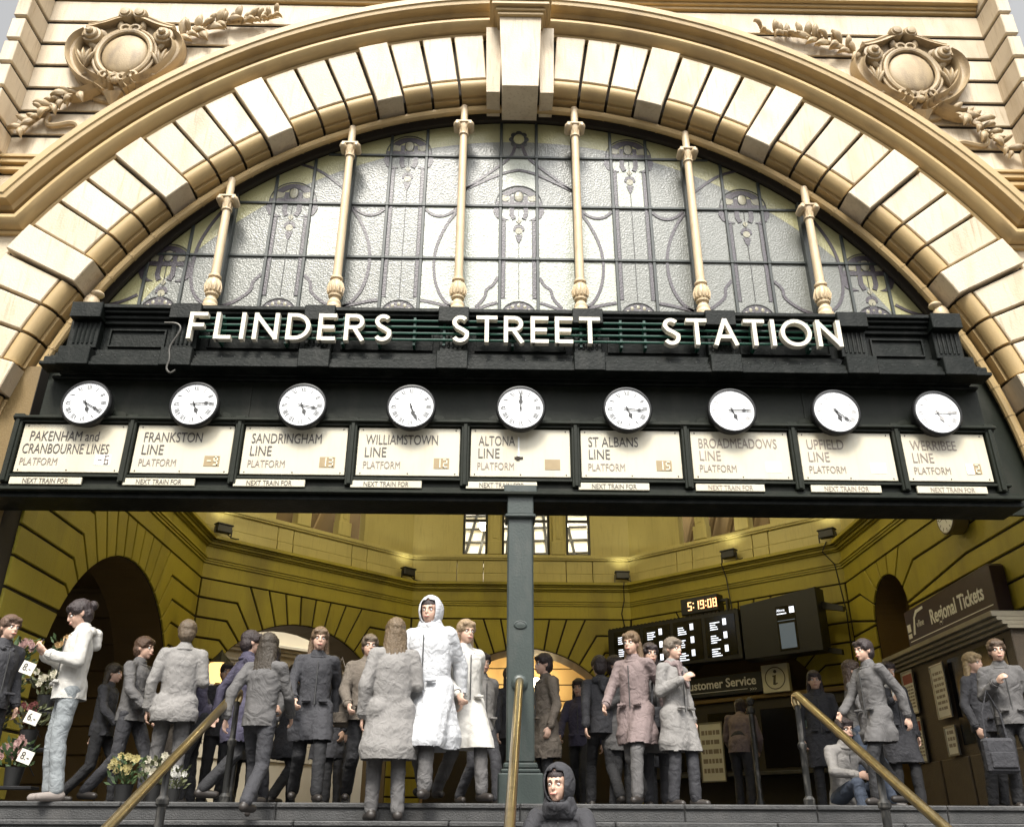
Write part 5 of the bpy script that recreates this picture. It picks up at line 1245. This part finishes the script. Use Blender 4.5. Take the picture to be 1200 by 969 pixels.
def person(X, Y, Z, rz, sc, pose, label, top, bot, skin=0, hair='short', hcol=(.03, .02, .015), coat=0, hood=False, hy=0, hp=0, seed=1, scarf=None, bagm=None, wide=1.0, shoe=None, fine=False, cape=False):
    rng = random.Random(seed); J = joints(pose, rng); P = J
    t = thing('person', label, 'person', (X, Y, Z), 'people in the entrance', rz); t.scale = (sc,)*3
    X_ = (1, 0, 0)
    # ---- body (one continuous skin)
    b = MB()
    b.caps(P['pel'], P['chest'], .12, .14, 14, .68, X_); b.caps(P['chest'], P['neck']-Vector((0, 0, .06)), .14, .08, 14, .7, X_)
    b.caps(P['neck']-Vector((0, 0, .05)), P['head']-Vector((0, -.01, .03)), .055, .05)
    H = Matrix.Translation(P['head']) @ Matrix.Rotation(R(hy), 4, 'Z') @ Matrix.Rotation(R(hp), 4, 'X')
    hb = lambda p: H @ Vector(p)
    H3 = H.to_3x3()
    b.ball(hb((0, .012, .035)), .080, .098, .098, 16, 12, H3); b.ball(hb((0, -.020, -.02)), .064, .071, .088, 14, 10, H3); b.ball(hb((0, -.058, -.078)), .030, .025, .028, 10, 8, H3)
    b.caps(hb((0, -.092, .014)), hb((0, -.102, -.022)), .008, .0125, 8); b.caps(hb((-.035, -.080, .028)), hb((.035, -.080, .028)), .012, .012, 8)
    b.caps(hb((-.016, -.094, -.052)), hb((.016, -.094, -.052)), .008, .008, 8); b.caps(hb((0, -.088, -.062)), hb((0, -.088, -.062)), .009, .009, 8)
    for s in (-1, 1): b.ball(hb((s*.076, .008, 0)), .010, .020, .030, 8, 6, H3)
    hands = []
    for s, k in ((-1, 'l'), (1, 'r')):
        b.caps(P['sh'+k], P['el'+k], .046, .038); b.caps(P['el'+k], P['wr'+k], .036, .025)
        b.caps(P['hi'+k], P['kn'+k], .078, .052); b.caps(P['kn'+k], P['an'+k], .052, .034)
        an = P['an'+k]; b.caps(an+Vector((0, .03, -.035)), an+Vector((s*.02, -.10, -.055)), .033, .026, 10)
        d = (P['wr'+k]-P['el'+k]).normalized()
        if pose == 'phone': d = Vector((-s*.35, -.7, .55)).normalized()
        pal = Vector((-s, 0, 0)) if pose != 'phone' else Vector((-s*.6, 0, .8)); pal = (pal-d*pal.dot(d)).normalized(); w_ = d.cross(pal)
        if w_.y > 0: w_ = -w_                                    # thumb side points forward
        wr = P['wr'+k]; b.caps(wr+d*.02, wr+d*.075, .026, .032, 10, .5, w_)
        for i in range(4):
            base = wr+d*.085+w_*(.028-.0185*i); L = (.075, .085, .078, .062)[i]; f_r = .0088
            m1 = base+(d*.92+pal*.25).normalized()*L*.45; m2 = m1+(d*.6+pal*.75).normalized()*L*.30; m3 = m2+(d*.2+pal*.95).normalized()*L*.25
            b.caps(base-d*.02, m1, f_r*1.1, f_r, 7); b.caps(m1, m2, f_r, f_r*.95, 7); b.caps(m2, m3, f_r*.95, f_r*.8, 7)
        tb_ = wr+d*.03+w_*.025; b.caps(tb_, tb_+(w_*.6+d*.7+pal*.3).normalized()*.035, .012, .0105, 7); q = tb_+(w_*.6+d*.7+pal*.3).normalized()*.035; b.caps(q, q+(d*.9+pal*.4).normalized()*.028, .0105, .0085, 7)
    Hi = H.inverted()
    def face(co):
        l = Hi @ co
        if l.y > -.03 or abs(l.z) > .06: return 0
        v = 0
        for s in (-1, 1):
            dd = ((l.x-s*.032)/.020)**2+((l.z-.006)/.013)**2
            if dd < 3: v -= .009*math.exp(-dd)
        return v
    bm_ = remesh(b, .0065 if fine else .009, 2, face); bm_.materials.append(SKIN[skin])
    bo = put('body', bm_, SKIN[skin], t, world=False)
    for s in (-1, 1):
        e = MB().ball(hb((s*.032, -.0745, .006)), .0108, nu=10, nv=8); eo = put('eye', e, EYEW, bo, world=False, smooth='all')
        put('iris', MB().ball(hb((s*.032, -.0812, .006)), .0056, nu=8, nv=6), EYED, eo, world=False, smooth='all')
    put('lips', MB().caps(hb((-.019, -.098, -.056)), hb((.019, -.098, -.056)), .0055, .0055, 8), LIP, bo, world=False, smooth='all')
    brow = MB()
    hm_ = mat('hair_%d_%d' % (int(hcol[0]*100), int(hcol[1]*100)), hcol, .5, .4, 60, .5, 120)
    for s in (-1, 1): brow.caps(hb((s*.018, -.094, .030)), hb((s*.046, -.083, .030)), .0035, .0025, 6)
    put('eyebrows', brow, hm_, bo, world=False)
    # ---- hair
    if hair and not hood:
        h = MB(); h.ball(hb((0, .016, .054)), .091, .110, .094, 16, 10, H3); h.ball(hb((0, .048, .0)), .085, .076, .10, 14, 10, H3); h.caps(hb((-.045, -.068, .082)), hb((.045, -.068, .082)), .028, .028, 10)
        for s in (-1, 1): h.ball(hb((s*.074, -.012, .045)), .020, .05, .045, 10, 8, H3)
        if hair == 'long':
            for k in range(7):
                a = R(-80+26.6*k+90); h.caps(hb((.07*cos(a), .03+.05*abs(sin(a)), 0)), hb((.095*cos(a), .05+.05*abs(sin(a)), -.24)), .035, .028, 10)
        if hair == 'bun': h.ball(hb((0, .135, .05)), .045, .04, .045, 12, 8, H3)
        hr = remesh(h, .009, 2, lambda c: .006*noise.noise(Vector((c.x*70, c.y*70, c.z*14)))+.004*noise.noise(c*60)); hr.materials.append(hm_)
        put('hair', hr, hm_, bo, world=False)
    # ---- trousers
    ws = .014
    if bot:
        b = MB(); b.caps(P['pel']-Vector((0, 0, .03)), P['pel']+Vector((0, 0, .08)), .138, .125, 14, .76, X_)
        for k in 'lr':
            kn, an = P['kn'+k], P['an'+k]; b.caps(P['hi'+k], kn, .090, .068); b.caps(kn, an+Vector((0, 0, .0)), .068, .060)
        fz = rng.uniform(0, 50)
        r = remesh(b, .013, 4, lambda c: .007*noise.noise(Vector((c.x*6+fz, c.y*6, c.z*14)))+.0025*noise.noise(Vector((c.x*14, c.y*14+fz, c.z*40)))); r.materials.append(bot)
        put('trousers', r, bot, t, world=False)
    # ---- shoes
    sm = shoe or mat('dark_shoe', (.03, .025, .022), .5)
    for s, k in ((-1, 'l'), (1, 'r')):
        an = P['an'+k]; b = MB(); b.caps(an+Vector((0, .035, -.045)), an+Vector((s*.02, -.125, -.055)), .044, .036, 12, 1.0); b.caps(an+Vector((0, .01, .0)), an+Vector((0, 0, -.04)), .045, .045)
        r = remesh(b, .010, 2); r.materials.append(sm); put('shoe', r, sm, t, world=False)
    # ---- jacket / coat / cape
    b = MB(); W = wide
    b.caps(P['pel']+Vector((0, 0, -.04)), P['chest'], .155*W, .168*W, 16, .74, X_); b.caps(P['chest'], P['neck']-Vector((0, 0, .09)), .168*W, .10*W, 16, .72, X_)
    b.caps(P['neck']-Vector((0, .0, .05)), P['neck']+Vector((0, -.005, -.01)), .085, .078)
    for s, k in ((-1, 'l'), (1, 'r')):
        wr, el = P['wr'+k], P['el'+k]; b.caps(P['neck']-Vector((-s*.03, 0, .05)), P['sh'+k]+Vector((-s*.01, 0, -.002)), .062*W, .062*W, 12); b.caps(P['sh'+k], el, .066*W, .055*W); b.caps(el, wr-(wr-el).normalized()*.01, .058*W, .045)
    if not coat and not cape: b.caps(P['pel'], P['pel']-Vector((0, 0, .16)), .165*W, .175*W, 16, .86, X_)
    if coat:
        kz = .93-coat; c0 = P['pel']; fl_ = .20+.10*coat
        for k in 'lr': b.caps(P['hi'+k], P['hi'+k]+(P['kn'+k]-P['hi'+k])*min(1.1, coat/.40), .125*W, .12*W)
        b.caps(c0+Vector((0, 0, .05)), Vector((c0.x, c0.y+.01, max(.28, kz+.1))), .15*W, fl_*W, 18, .72, X_)
    if cape:
        for k in range(12):
            a = 2*pi*k/12; b.caps(P['neck']+Vector((.15*cos(a), .07*sin(a), -.12)), Vector((.33*cos(a), .24*sin(a), .22)), .07, .09, 10)
        b.caps(P['chest'], Vector((0, 0, .30)), .19, .32, 20, .66, X_)
    fz = rng.uniform(0, 80); am = .009
    fold = (lambda c: am*noise.noise(Vector((c.x*7+fz, c.y*7, c.z*9)))+.004*noise.noise(Vector((c.x*18+c.z*9, c.y*18+fz, c.z*24)))) if not cape else (lambda c: .022*sin(atan2(c.y, c.x)*13+2.5*noise.noise(c*2.5))*max(0, min(1, (1.35-c.z)*1.2))+.010*noise.noise(c*7))
    r = remesh(b, .013 if not fine else .010, 4, fold); r.materials.append(top)
    if pose != 'sit':
        bmx = bmesh.new(); bmx.from_mesh(r); lowz = P['pel'].z-coat-(0 if coat else .11) if not cape else .13
        geom = [v for v in bmx.verts if v.co.z < lowz+.004*sin(atan2(v.co.y, v.co.x)*3)]; bmesh.ops.delete(bmx, geom=geom, context='VERTS'); bmx.to_mesh(r); bmx.free()
    jo = put('coat' if coat else ('cape' if cape else 'jacket'), r, top, t, world=False)
    if not cape and pose != 'bend':
        cl = MB(); n = P['neck']; cl.tube([n+Vector((.078*cos(a), .072*sin(a)-.002, -.028-.02*(sin(a) < 0)*abs(sin(a)))) for a in [2*pi*i/16 for i in range(17)]], .020, 7); put('collar', cl, top, jo, world=False, smooth='all')
        for k in 'lr':
            wr, el = P['wr'+k], P['el'+k]; d_ = (wr-el).normalized(); put('cuff', MB().tube([wr-d_*.05, wr-d_*.012], .050*(W if W < 1.1 else 1.1), 10), top, jo, world=False, smooth=True)
        pk = MB()
        for s in (-1, 1): pk.box(s*.085-.045, s*.085+.045, -.165*W, -.12*W, P['pel'].z+.02, P['pel'].z+.045, ch=.006)
        if pose != 'sit': put('pocket_flap', pk, top, jo, world=False)
    zp = MB(); 
    if not cape and pose not in ('bend',):
        zp.caps(P['pel']+Vector((0, -.128*W, .0)), P['chest']+Vector((0, -.128*W, .08)), .006, .006, 6)
        put('front_seam', zp, mat('dark_seam', (.05, .05, .05), .6), jo, world=False)
    if hood:
        b = MB(); b.ball((0, 0, 0), .106, .124, .140, 22, 16)
        keep = []
        for f in b.f:
            c = sum((Vector(b.v[i]) for i in f), Vector())/len(f)
            if c.y < -.03 and (c.x/.074)**2+((c.z+.012)/.105)**2 < 1: continue
            keep.append(f)
        b.f = keep; b.v = [tuple(hb(Vector(v)+Vector((0, .022, .012)))) for v in b.v]
        r = remesh(b, 0, 2, lambda c: .006*noise.noise(c*22), solid=.010); r.materials.append(top); put('hood', r, top, jo, world=False)
        b = MB(); n = P['neck']
        for q in range(20): a = R(q*18); b.caps(hb((.082*cos(a), .02+.088*sin(a), -.085 if sin(a) > -.5 else -.125)), n+Vector((.115*cos(a), .02+.085*sin(a), -.06)), .024, .034, 8)
        r = remesh(b, .012, 3, lambda c: .005*noise.noise(c*22)); r.materials.append(top); put('hood_drape', r, top, jo, world=False)
        if hair: 
            h = MB(); h.ball(hb((0, .0, .06)), .074, .088, .055, 14, 8, H3); put('hair', h, hm_, bo, world=False, smooth='all')
    elif fine or seed % 3 == 0:
        b = MB(); n = P['neck']; b.caps(n+Vector((-.08, .06, -.03)), n+Vector((.08, .06, -.03)), .045, .045); b.caps(n+Vector((-.09, .03, -.03)), n+Vector((-.05, -.09, -.07)), .032, .025); b.caps(n+Vector((.09, .03, -.03)), n+Vector((.05, -.09, -.07)), .032, .025); b.caps(n+Vector((0, .10, -.05)), n+Vector((0, .13, -.14)), .07, .05)
        r = remesh(b, .012, 3, lambda c: .008*noise.noise(c*20)); r.materials.append(top); put('hood_collar', r, top, jo, world=False)
    if scarf:
        b = MB(); n = P['neck']; b.tube([n+Vector((.075*cos(a), .07*sin(a)-.01, -.02+.015*sin(3*a))) for a in [2*pi*i/14 for i in range(15)]], .036, 8); b.caps(n+Vector((.02, -.09, -.03)), n+Vector((.05, -.15, -.25)), .035, .04, 10, .5); b.caps(n+Vector((-.02, -.09, -.03)), n+Vector((-.05, -.15, -.2)), .035, .04, 10, .5)
        r = remesh(b, .011, 3, lambda c: .006*noise.noise(c*30)); r.materials.append(scarf); put('scarf', r, scarf, t, world=False)
    return t
def PX(px, Y): return Y*((px-600)/1069+.0164)-.259
CW = cloth('white_fleece', (.50, .485, .45)); CJ = cloth('pale_blue_jeans', (.24, .26, .27), .85, .25); CG = cloth('mid_grey_wool', (.10, .096, .095)); CLG = cloth('pale_grey_nylon', (.22, .21, .20)); CD = cloth('charcoal_wool', (.035, .035, .04)); CB = cloth('black_trouser_cloth', (.018, .018, .02)); CP = cloth('slate_violet_nylon', (.05, .045, .075)); CPK = cloth('dusty_pink_grey_knit', (.19, .145, .14)); CC = cloth('cream_cotton', (.60, .55, .46)); CBR = cloth('grey_brown_tweed', (.12, .10, .08), .9, .5); CWW = cloth('bright_white_rain_cloth', (.50, .51, .53), .6, .15); CBL = cloth('dusky_blue_denim', (.045, .058, .085))
TAN = mat('grey_canvas_shoe', (.22, .19, .17), .7)
g_ = person(PX(88, 8.93), 8.96, FLOOR, R(-58), 1.085, 'phone', 'woman in a white fleece jacket and pale jeans looking at a phone', CW, CJ, 0, 'bun', (.03, .02, .02), hp=24, hy=0, seed=2, shoe=TAN, fine=True)
put('phone', MB().box(-.035, .035, -.385, -.375, 1.20, 1.33, ch=.004), BLACK, None) if False else None
ph = MB().box(-.035, .035, -.006, .006, -.065, .065, ch=.004); pho = put('phone', ph, BLACK, None); pho.rotation_euler = (R(-38), 0, R(-58))
v_ = Matrix.Rotation(R(-58), 3, 'Z') @ (Vector((0, -.335, 1.275))*1.085); pho.location = Vector(g_.location)+v_
tag(pho, 'small black phone held in both hands by the woman in white', 'phone')
PEOPLE = [
 (2, 9.35, 0, 60, 1.04, 'stand', 'person in a dark jacket cut off by the left edge behind the flowers', CD, CB, dict(hair='short', hcol=(.10, .06, .04), seed=3)),
 (165, 10.6, 0, 80, 1.06, 'walk', 'person in a mid grey jacket walking behind the woman in white', CG, CD, dict(hair='short', hcol=(.09, .05, .03), seed=4)),
 (214, 10.0, 0, 200, 1.10, 'bag', 'person in a pale grey jacket seen from behind near the left wall', CLG, CG, dict(hair='short', hcol=(.11, .08, .05), seed=43, coat=.2, wide=1.05)),
 (245, 10.6, 0, -60, 1.02, 'bend', 'person in a slate violet jacket leaning forward behind the left handrail', CP, CB, dict(hair='short', seed=26)),
 (268, 12.2, 0, 20, 1.05, 'stand', 'person in a charcoal suit standing left of the lantern', CD, CB, dict(hair='short', seed=7)),
 (348, 12.4, 0, 150, 1.06, 'walk', 'person in a charcoal coat walking away under the left rear arch', CD, CB, dict(hair='short', seed=8, coat=.35)),
 (392, 11.2, 0, -30, 1.0, 'bag', 'long haired woman in a black coat under the left rear arch', CD, CB, dict(hair='long', hcol=(.05, .03, .02), seed=9, coat=.4, skin=1)),
 (312, 8.72, 1, 170, .96, 'walk', 'long haired woman in a mid grey jacket climbing the left of the steps', CG, CD, dict(hair='long', hcol=(.04, .03, .02), seed=10, coat=0)),
 (432, 10.3, 0, 15, 1.05, 'walk', 'man in a grey brown tweed jacket left of the two pale coats', CBR, CB, dict(hair='short', hcol=(.12, .09, .06), seed=11, wide=1.08)),
 (503, 9.0, 0, -15, 1.12, 'walk', 'hooded person in a long bright white coat left of the centre post', CWW, CG, dict(hair='short', hood=True, coat=.52, wide=1.28, seed=12)),
 (462, 8.72, 1, 195, 1.05, 'bag', 'person in a pale grey long coat seen from behind just left of the white coat', CLG, CG, dict(hair='long', hcol=(.13, .09, .05), coat=.45, wide=1.1, seed=41)),
 (545, 9.4, 0, 30, 1.04, 'walk', 'woman in a cream coat between the white coat and the post', CW, CG, dict(hair='long', hcol=(.28, .2, .12), coat=.45, wide=1.1, seed=42)),
 (566, 10.9, 0, 30, 1.0, 'walk', 'person in a pale grey jacket deeper in, beside the post', CLG, CD, dict(hair='short', seed=13)),
 (655, 7.45, 5, -15, 1.10, 'sit', 'dark haired youth in a dark hooded top sitting on the steps', CD, CB, dict(hair='short', hood=True, seed=14, fine=True, hy=-10)),
 (705, 11.3, 0, 190, 1.03, 'walk', 'person in a charcoal jacket walking away right of the post', CD, CB, dict(hair='short', seed=15)),
 (725, 13.0, 0, 20, 1.04, 'stand', 'man in a grey brown jacket standing deep in the hall by the blue poster', CBR, CB, dict(hair='short', seed=27)),
 (680, 12.8, 0, -20, 1.0, 'walk', 'person in a slate violet jacket walking deep in the hall just right of the post', CP, CB, dict(hair='long', seed=28)),
 (300, 13.4, 0, 20, 1.04, 'bag', 'person in a mid grey coat standing deep in the left rear arch', CG, CB, dict(hair='short', seed=29, coat=.3)),
 (958, 12.2, 0, -15, 1.02, 'stand', 'person in a dark coat by the enquiry counter', CD, CB, dict(hair='long', seed=31, coat=.4)),
 (745, 10.1, 0, -35, 1.06, 'walk', 'woman in a dusty pink grey coat walking right of the post', CPK, CG, dict(hair='long', hcol=(.14, .09, .05), seed=16, coat=.35)),
 (792, 9.9, 0, 40, 1.0, 'bag', 'person in a pale grey coat below the departure boards', CLG, CD, dict(hair='short', hcol=(.16, .13, .1), seed=17, coat=.4, scarf=CPK)),
 (768, 12.6, 0, 175, 1.03, 'stand', 'man in a black coat standing deep in the hall under the departure board', CD, CB, dict(hair='short', seed=18, coat=.4)),
 (1003, 11.0, 0, 65, .98, 'walk', 'person in a mid grey jacket and blue jeans walking right of the handrail top', CG, CBL, dict(hair='long', hcol=(.05, .03, .02), seed=19)),
 (982, 10.6, 0, 15, 1.05, 'sit', 'person in a pale grey top sitting on the floor behind the right handrail', CLG, CBL, dict(hair='short', seed=20)),
 (1016, 12.0, 0, -20, .97, 'stand', 'shorter man in a charcoal coat with a cream scarf by the right niche', CD, CB, dict(hair='short', hcol=(.16, .14, .11), seed=21, coat=.4, scarf=CC)),
 (1046, 11.4, 0, 10, 1.01, 'bag', 'dark haired man in a charcoal coat with a white scarf by the right wall', CD, CB, dict(hair='short', seed=22, coat=.4, scarf=CW)),
 (1024, 9.9, 0, -70, 1.0, 'walk', 'person in a mid grey coat walking left of the posters', CG, CB, dict(hair='short', seed=23, coat=.3)),
 (1150, 11.0, 0, 30, 1.04, 'stand', 'fair haired person in a black jacket below the Regional Tickets sign', CD, CB, dict(hair='long', hcol=(.30, .22, .12), seed=24)),
 (1183, 10.2, 0, -15, 1.04, 'bag', 'person in a dark jacket at the right edge of the entrance', CG, CB, dict(hair='short', hcol=(.08, .05, .03), seed=25)),
]
PR = {}
for px, Y, stp_, a, sc, pose, lab, tp, bt, kw in PEOPLE:
    z = FLOOR-.155*stp_ if stp_ < 9 else STREET
    PR[lab] = person(PX(px, Y), Y, z, R(a), sc, pose, lab, tp, bt, **kw)
SRC = list(PR.values())
EXTRA = [(4, 318, 11.0, -40, CG, CD, 'man in a mid grey jacket between the lantern and the left rear arch'), (7, 135, 11.4, 90, CD, CB, 'person in charcoal partly hidden behind the woman in white'), (20, 228, 11.6, -30, CBR, CD, 'person in a grey brown coat behind the pale grey jacket at left'),
 (5, 290, 10.2, 120, CP, CB, 'person in a violet suit crossing behind the left handrail'), (19, 372, 10.0, 15, CD, CB, 'person in a long charcoal coat close to the tall woman in black'), (3, 415, 12.4, -20, CG, CG, 'man in grey standing in shade beyond the tweed jacket'),
 (16, 600, 11.8, 200, CD, CB, 'person in a dark coat directly behind the iron post'), (21, 640, 11.2, -70, CBR, CB, 'person in a brown coat just right of the iron post'), (17, 722, 11.4, 60, CG, CB, 'person in a mid grey coat behind the dusty pink coat'),
 (18, 765, 10.4, 10, CG, CD, 'person in a mid grey coat between the pink coat and the pale scarf'), (23, 862, 13.8, 150, CPK, CD, 'person in a dusty pink knit far below the information symbol')]
for si, px, Y, a, tm_, bm2, lab in EXTRA:
    s0_ = SRC[si % len(SRC)]
    if s0_['label'].find('sitting') >= 0: s0_ = SRC[3]
    c = clone(s0_, (PX(px, Y), Y, FLOOR), R(a), lab); c['group'] = 'people in the entrance'
    for ch in c.children:
        nm = ch.name.split('.')[0]
        for q in [ch]+list(ch.children):
            n2 = q.name.split('.')[0]
            if n2 in ('jacket', 'coat', 'hood_collar', 'trousers', 'collar', 'cuff', 'pocket_flap', 'hood', 'hood_drape'):
                q.material_slots[0].link = 'OBJECT'; q.material_slots[0].material = bm2 if n2 == 'trousers' else tm_
# 
bpy.data.scenes.remove(TMP)

def carry(name, lab, px, Y, dx, zz, w_, h_, d_, m, cat, strap=True):
    x = PX(px, Y)+dx; t = thing(name, lab, cat, (x, Y, zz))
    b = MB().box(-w_/2, w_/2, -d_/2, d_/2, 0, h_, ch=.03); b.box(-w_*.4, w_*.4, -d_/2-.02, -d_/2+.01, h_*.15, h_*.6, ch=.008); put('bag_body', b, m, t, world=False)
    if strap: put('strap', MB().tube([(-w_*.35, 0, h_-.02), (-w_*.3, 0, h_+.25), (0, 0, h_+.5), (w_*.3, 0, h_+.25), (w_*.35, 0, h_-.02)], .012, 6), m, t, world=False)
carry('shoulder_bag', 'black shoulder bag at the side of the person in the dusty pink coat', 745, 10.1, .30, FLOOR+.75, .34, .26, .12, CD, 'bag')
carry('shoulder_bag', 'brown shoulder bag beside the man in the tweed jacket', 432, 10.3, -.30, FLOOR+.80, .32, .25, .12, CBR, 'bag')
carry('shopping_bag', 'dark shopping bag held low by the person at the right edge', 1160, 10.1, .0, FLOOR+.35, .34, .36, .12, CD, 'bag')
# ================================================================ FLOWER STALL
stl = thing('flower_stand', 'black tiered flower stand at the far left of the entrance', 'stand', (-4.75, 9.6, FLOOR))
for k in range(4): put('shelf', MB().box(-5.65, -4.78, 9.42+.14*k, 9.60+.14*k, FLOOR+.12+.36*k, FLOOR+.15+.36*k, ch=.005), BLACK, stl)
for x in (-5.6, -4.83): put('leg', MB().box(x-.02, x+.02, 9.95, 10.0, FLOOR, FLOOR+1.4), BLACK, stl)
fr_ = random.Random(31)
LEAFM = [mat('bouquet_leaf_green', (.05, .085, .03), .5, .4, 20), mat('bouquet_leaf_olive', (.10, .11, .05), .5, .4, 20)]
BLO = [('pink', (.36, .22, .20)), ('cream', (.46, .43, .33)), ('yellow', (.42, .36, .15)), ('white', (.50, .49, .45)), ('deep red', (.16, .05, .045)), ('orange', (.38, .24, .10))]
WR = mat('clear_bouquet_wrap', (.5, .5, .48), .15, spec=.8); BK = mat('black_flower_bucket', (.02, .02, .02), .4)
WHR = ['on the top shelf', 'on the upper middle shelf', 'on the lower middle shelf', 'on the bottom shelf']
SIDE = ['nearest the left edge', 'at its right end']
def bunch(x, y, z, col, lab, sc=1.0):
    t = thing('flower_bunch', lab, 'flowers', (x, y, z), 'bunches of flowers on the stall')
    put('bucket', MB().lathe([(.07*sc, 0), (.09*sc, .17*sc), (.095*sc, .175*sc)], 12, (x, y, z)), BK, t, smooth=True)
    lf = MB()
    for k in range(90):
        a = fr_.uniform(0, 2*pi); rr = fr_.uniform(0, .15)*sc; h = fr_.uniform(.16, .40)*sc; p = Vector((x+rr*cos(a), y+rr*sin(a), z+h)); d = Vector((cos(a)*fr_.uniform(.2, 1), sin(a)*fr_.uniform(.2, 1), fr_.uniform(.2, 1))).normalized(); s_ = d.orthogonal().normalized(); L = fr_.uniform(.05, .09)*sc
        lf.add([p, p+d*L*.5+s_*L*.22, p+d*L, p+d*L*.5-s_*L*.22], [(0, 1, 2, 3)])
    put('foliage', lf.mesh('foliage', fix=False), fr_.choice(LEAFM), t, kind='stuff')
    for k in range(15):
        a = fr_.uniform(0, 2*pi); rr = fr_.uniform(0, .16)*sc; p = Vector((x+rr*cos(a), y-abs(rr*sin(a)), z+fr_.uniform(.26, .44)*sc)); b = MB(); n = 7
        for ring_ in range(2):
            for q in range(n):
                b_ = 2*pi*q/n+ring_*.4; ro = (.042-.012*ring_)*sc; d = Vector((cos(b_), -.35-.5*ring_, sin(b_))).normalized(); s_ = Vector((-sin(b_), 0, cos(b_)))
                b.add([p, p+d*ro*.6+s_*ro*.38, p+d*ro, p+d*ro*.6-s_*ro*.38], [(0, 1, 2, 3)])
        b.ball(p+Vector((0, -.012, 0)), .010*sc, nu=6, nv=4)
        put('blossom', b.mesh('blossom', fix=False), mat('blossom_'+col[0].replace(' ', '_'), col[1], .6, .2, 30), t)
i = 0
for r in range(4):
    for c in range(2):
        col = BLO[(r*2+c*5+r//2) % 6]
        bunch(-5.42+.40*c+fr_.uniform(-.03, .03), 9.50+.14*(3-r), FLOOR+.152+.36*(3-r), col, '%s flowers %s, %s' % (col[0], WHR[r], SIDE[c]))
bunch(-3.93, 9.55, FLOOR, BLO[2], 'low yellow flower bunch on the floor right of the woman in white', 1.0)
bunch(-3.70, 9.75, FLOOR, BLO[1], 'cream flower bunch on the floor behind the left handrail', 1.05)
bunch(-3.45, 9.6, FLOOR, BLO[3], 'small white flower bunch on the floor nearest the left handrail', .8)
TAGM = mat('cream_price_card', (.72, .70, .62), .6)
for (x, z, tx_, lab) in [(-5.02, 1.50, '8.-', 'cream price card reading 8 at the top of the flower stand'), (-4.86, 1.02, '6.-', 'cream price card reading 6 on the flower stand'), (-4.84, .66, '8.-', 'lower cream price card reading 8 on the flower stand')]:
    y = 9.30; t = thing('price_card', lab, 'price card', (x, y, z), 'price cards on the flower stand')
    M = lambda u, v, n: Vector((x+u*cos(R(-18))-v*sin(R(-18)), y-n, z+u*sin(R(-18))+v*cos(R(-18))))
    put('card', MB().prism([(-.07, -.05), (.07, -.05), (.07, .07), (-.07, .07)], M, 0, .006), TAGM, t)
    m = MB(); add_text(m, tx_, .10, lambda u, v, n: M(-.05+u, -.02+v, .008+n), .9); put('price_lettering', m, INK, t)
    put('stick', MB().tube([(x, y+.01, z), (x, y+.25, z-.15)], .005, 5), BK, t)
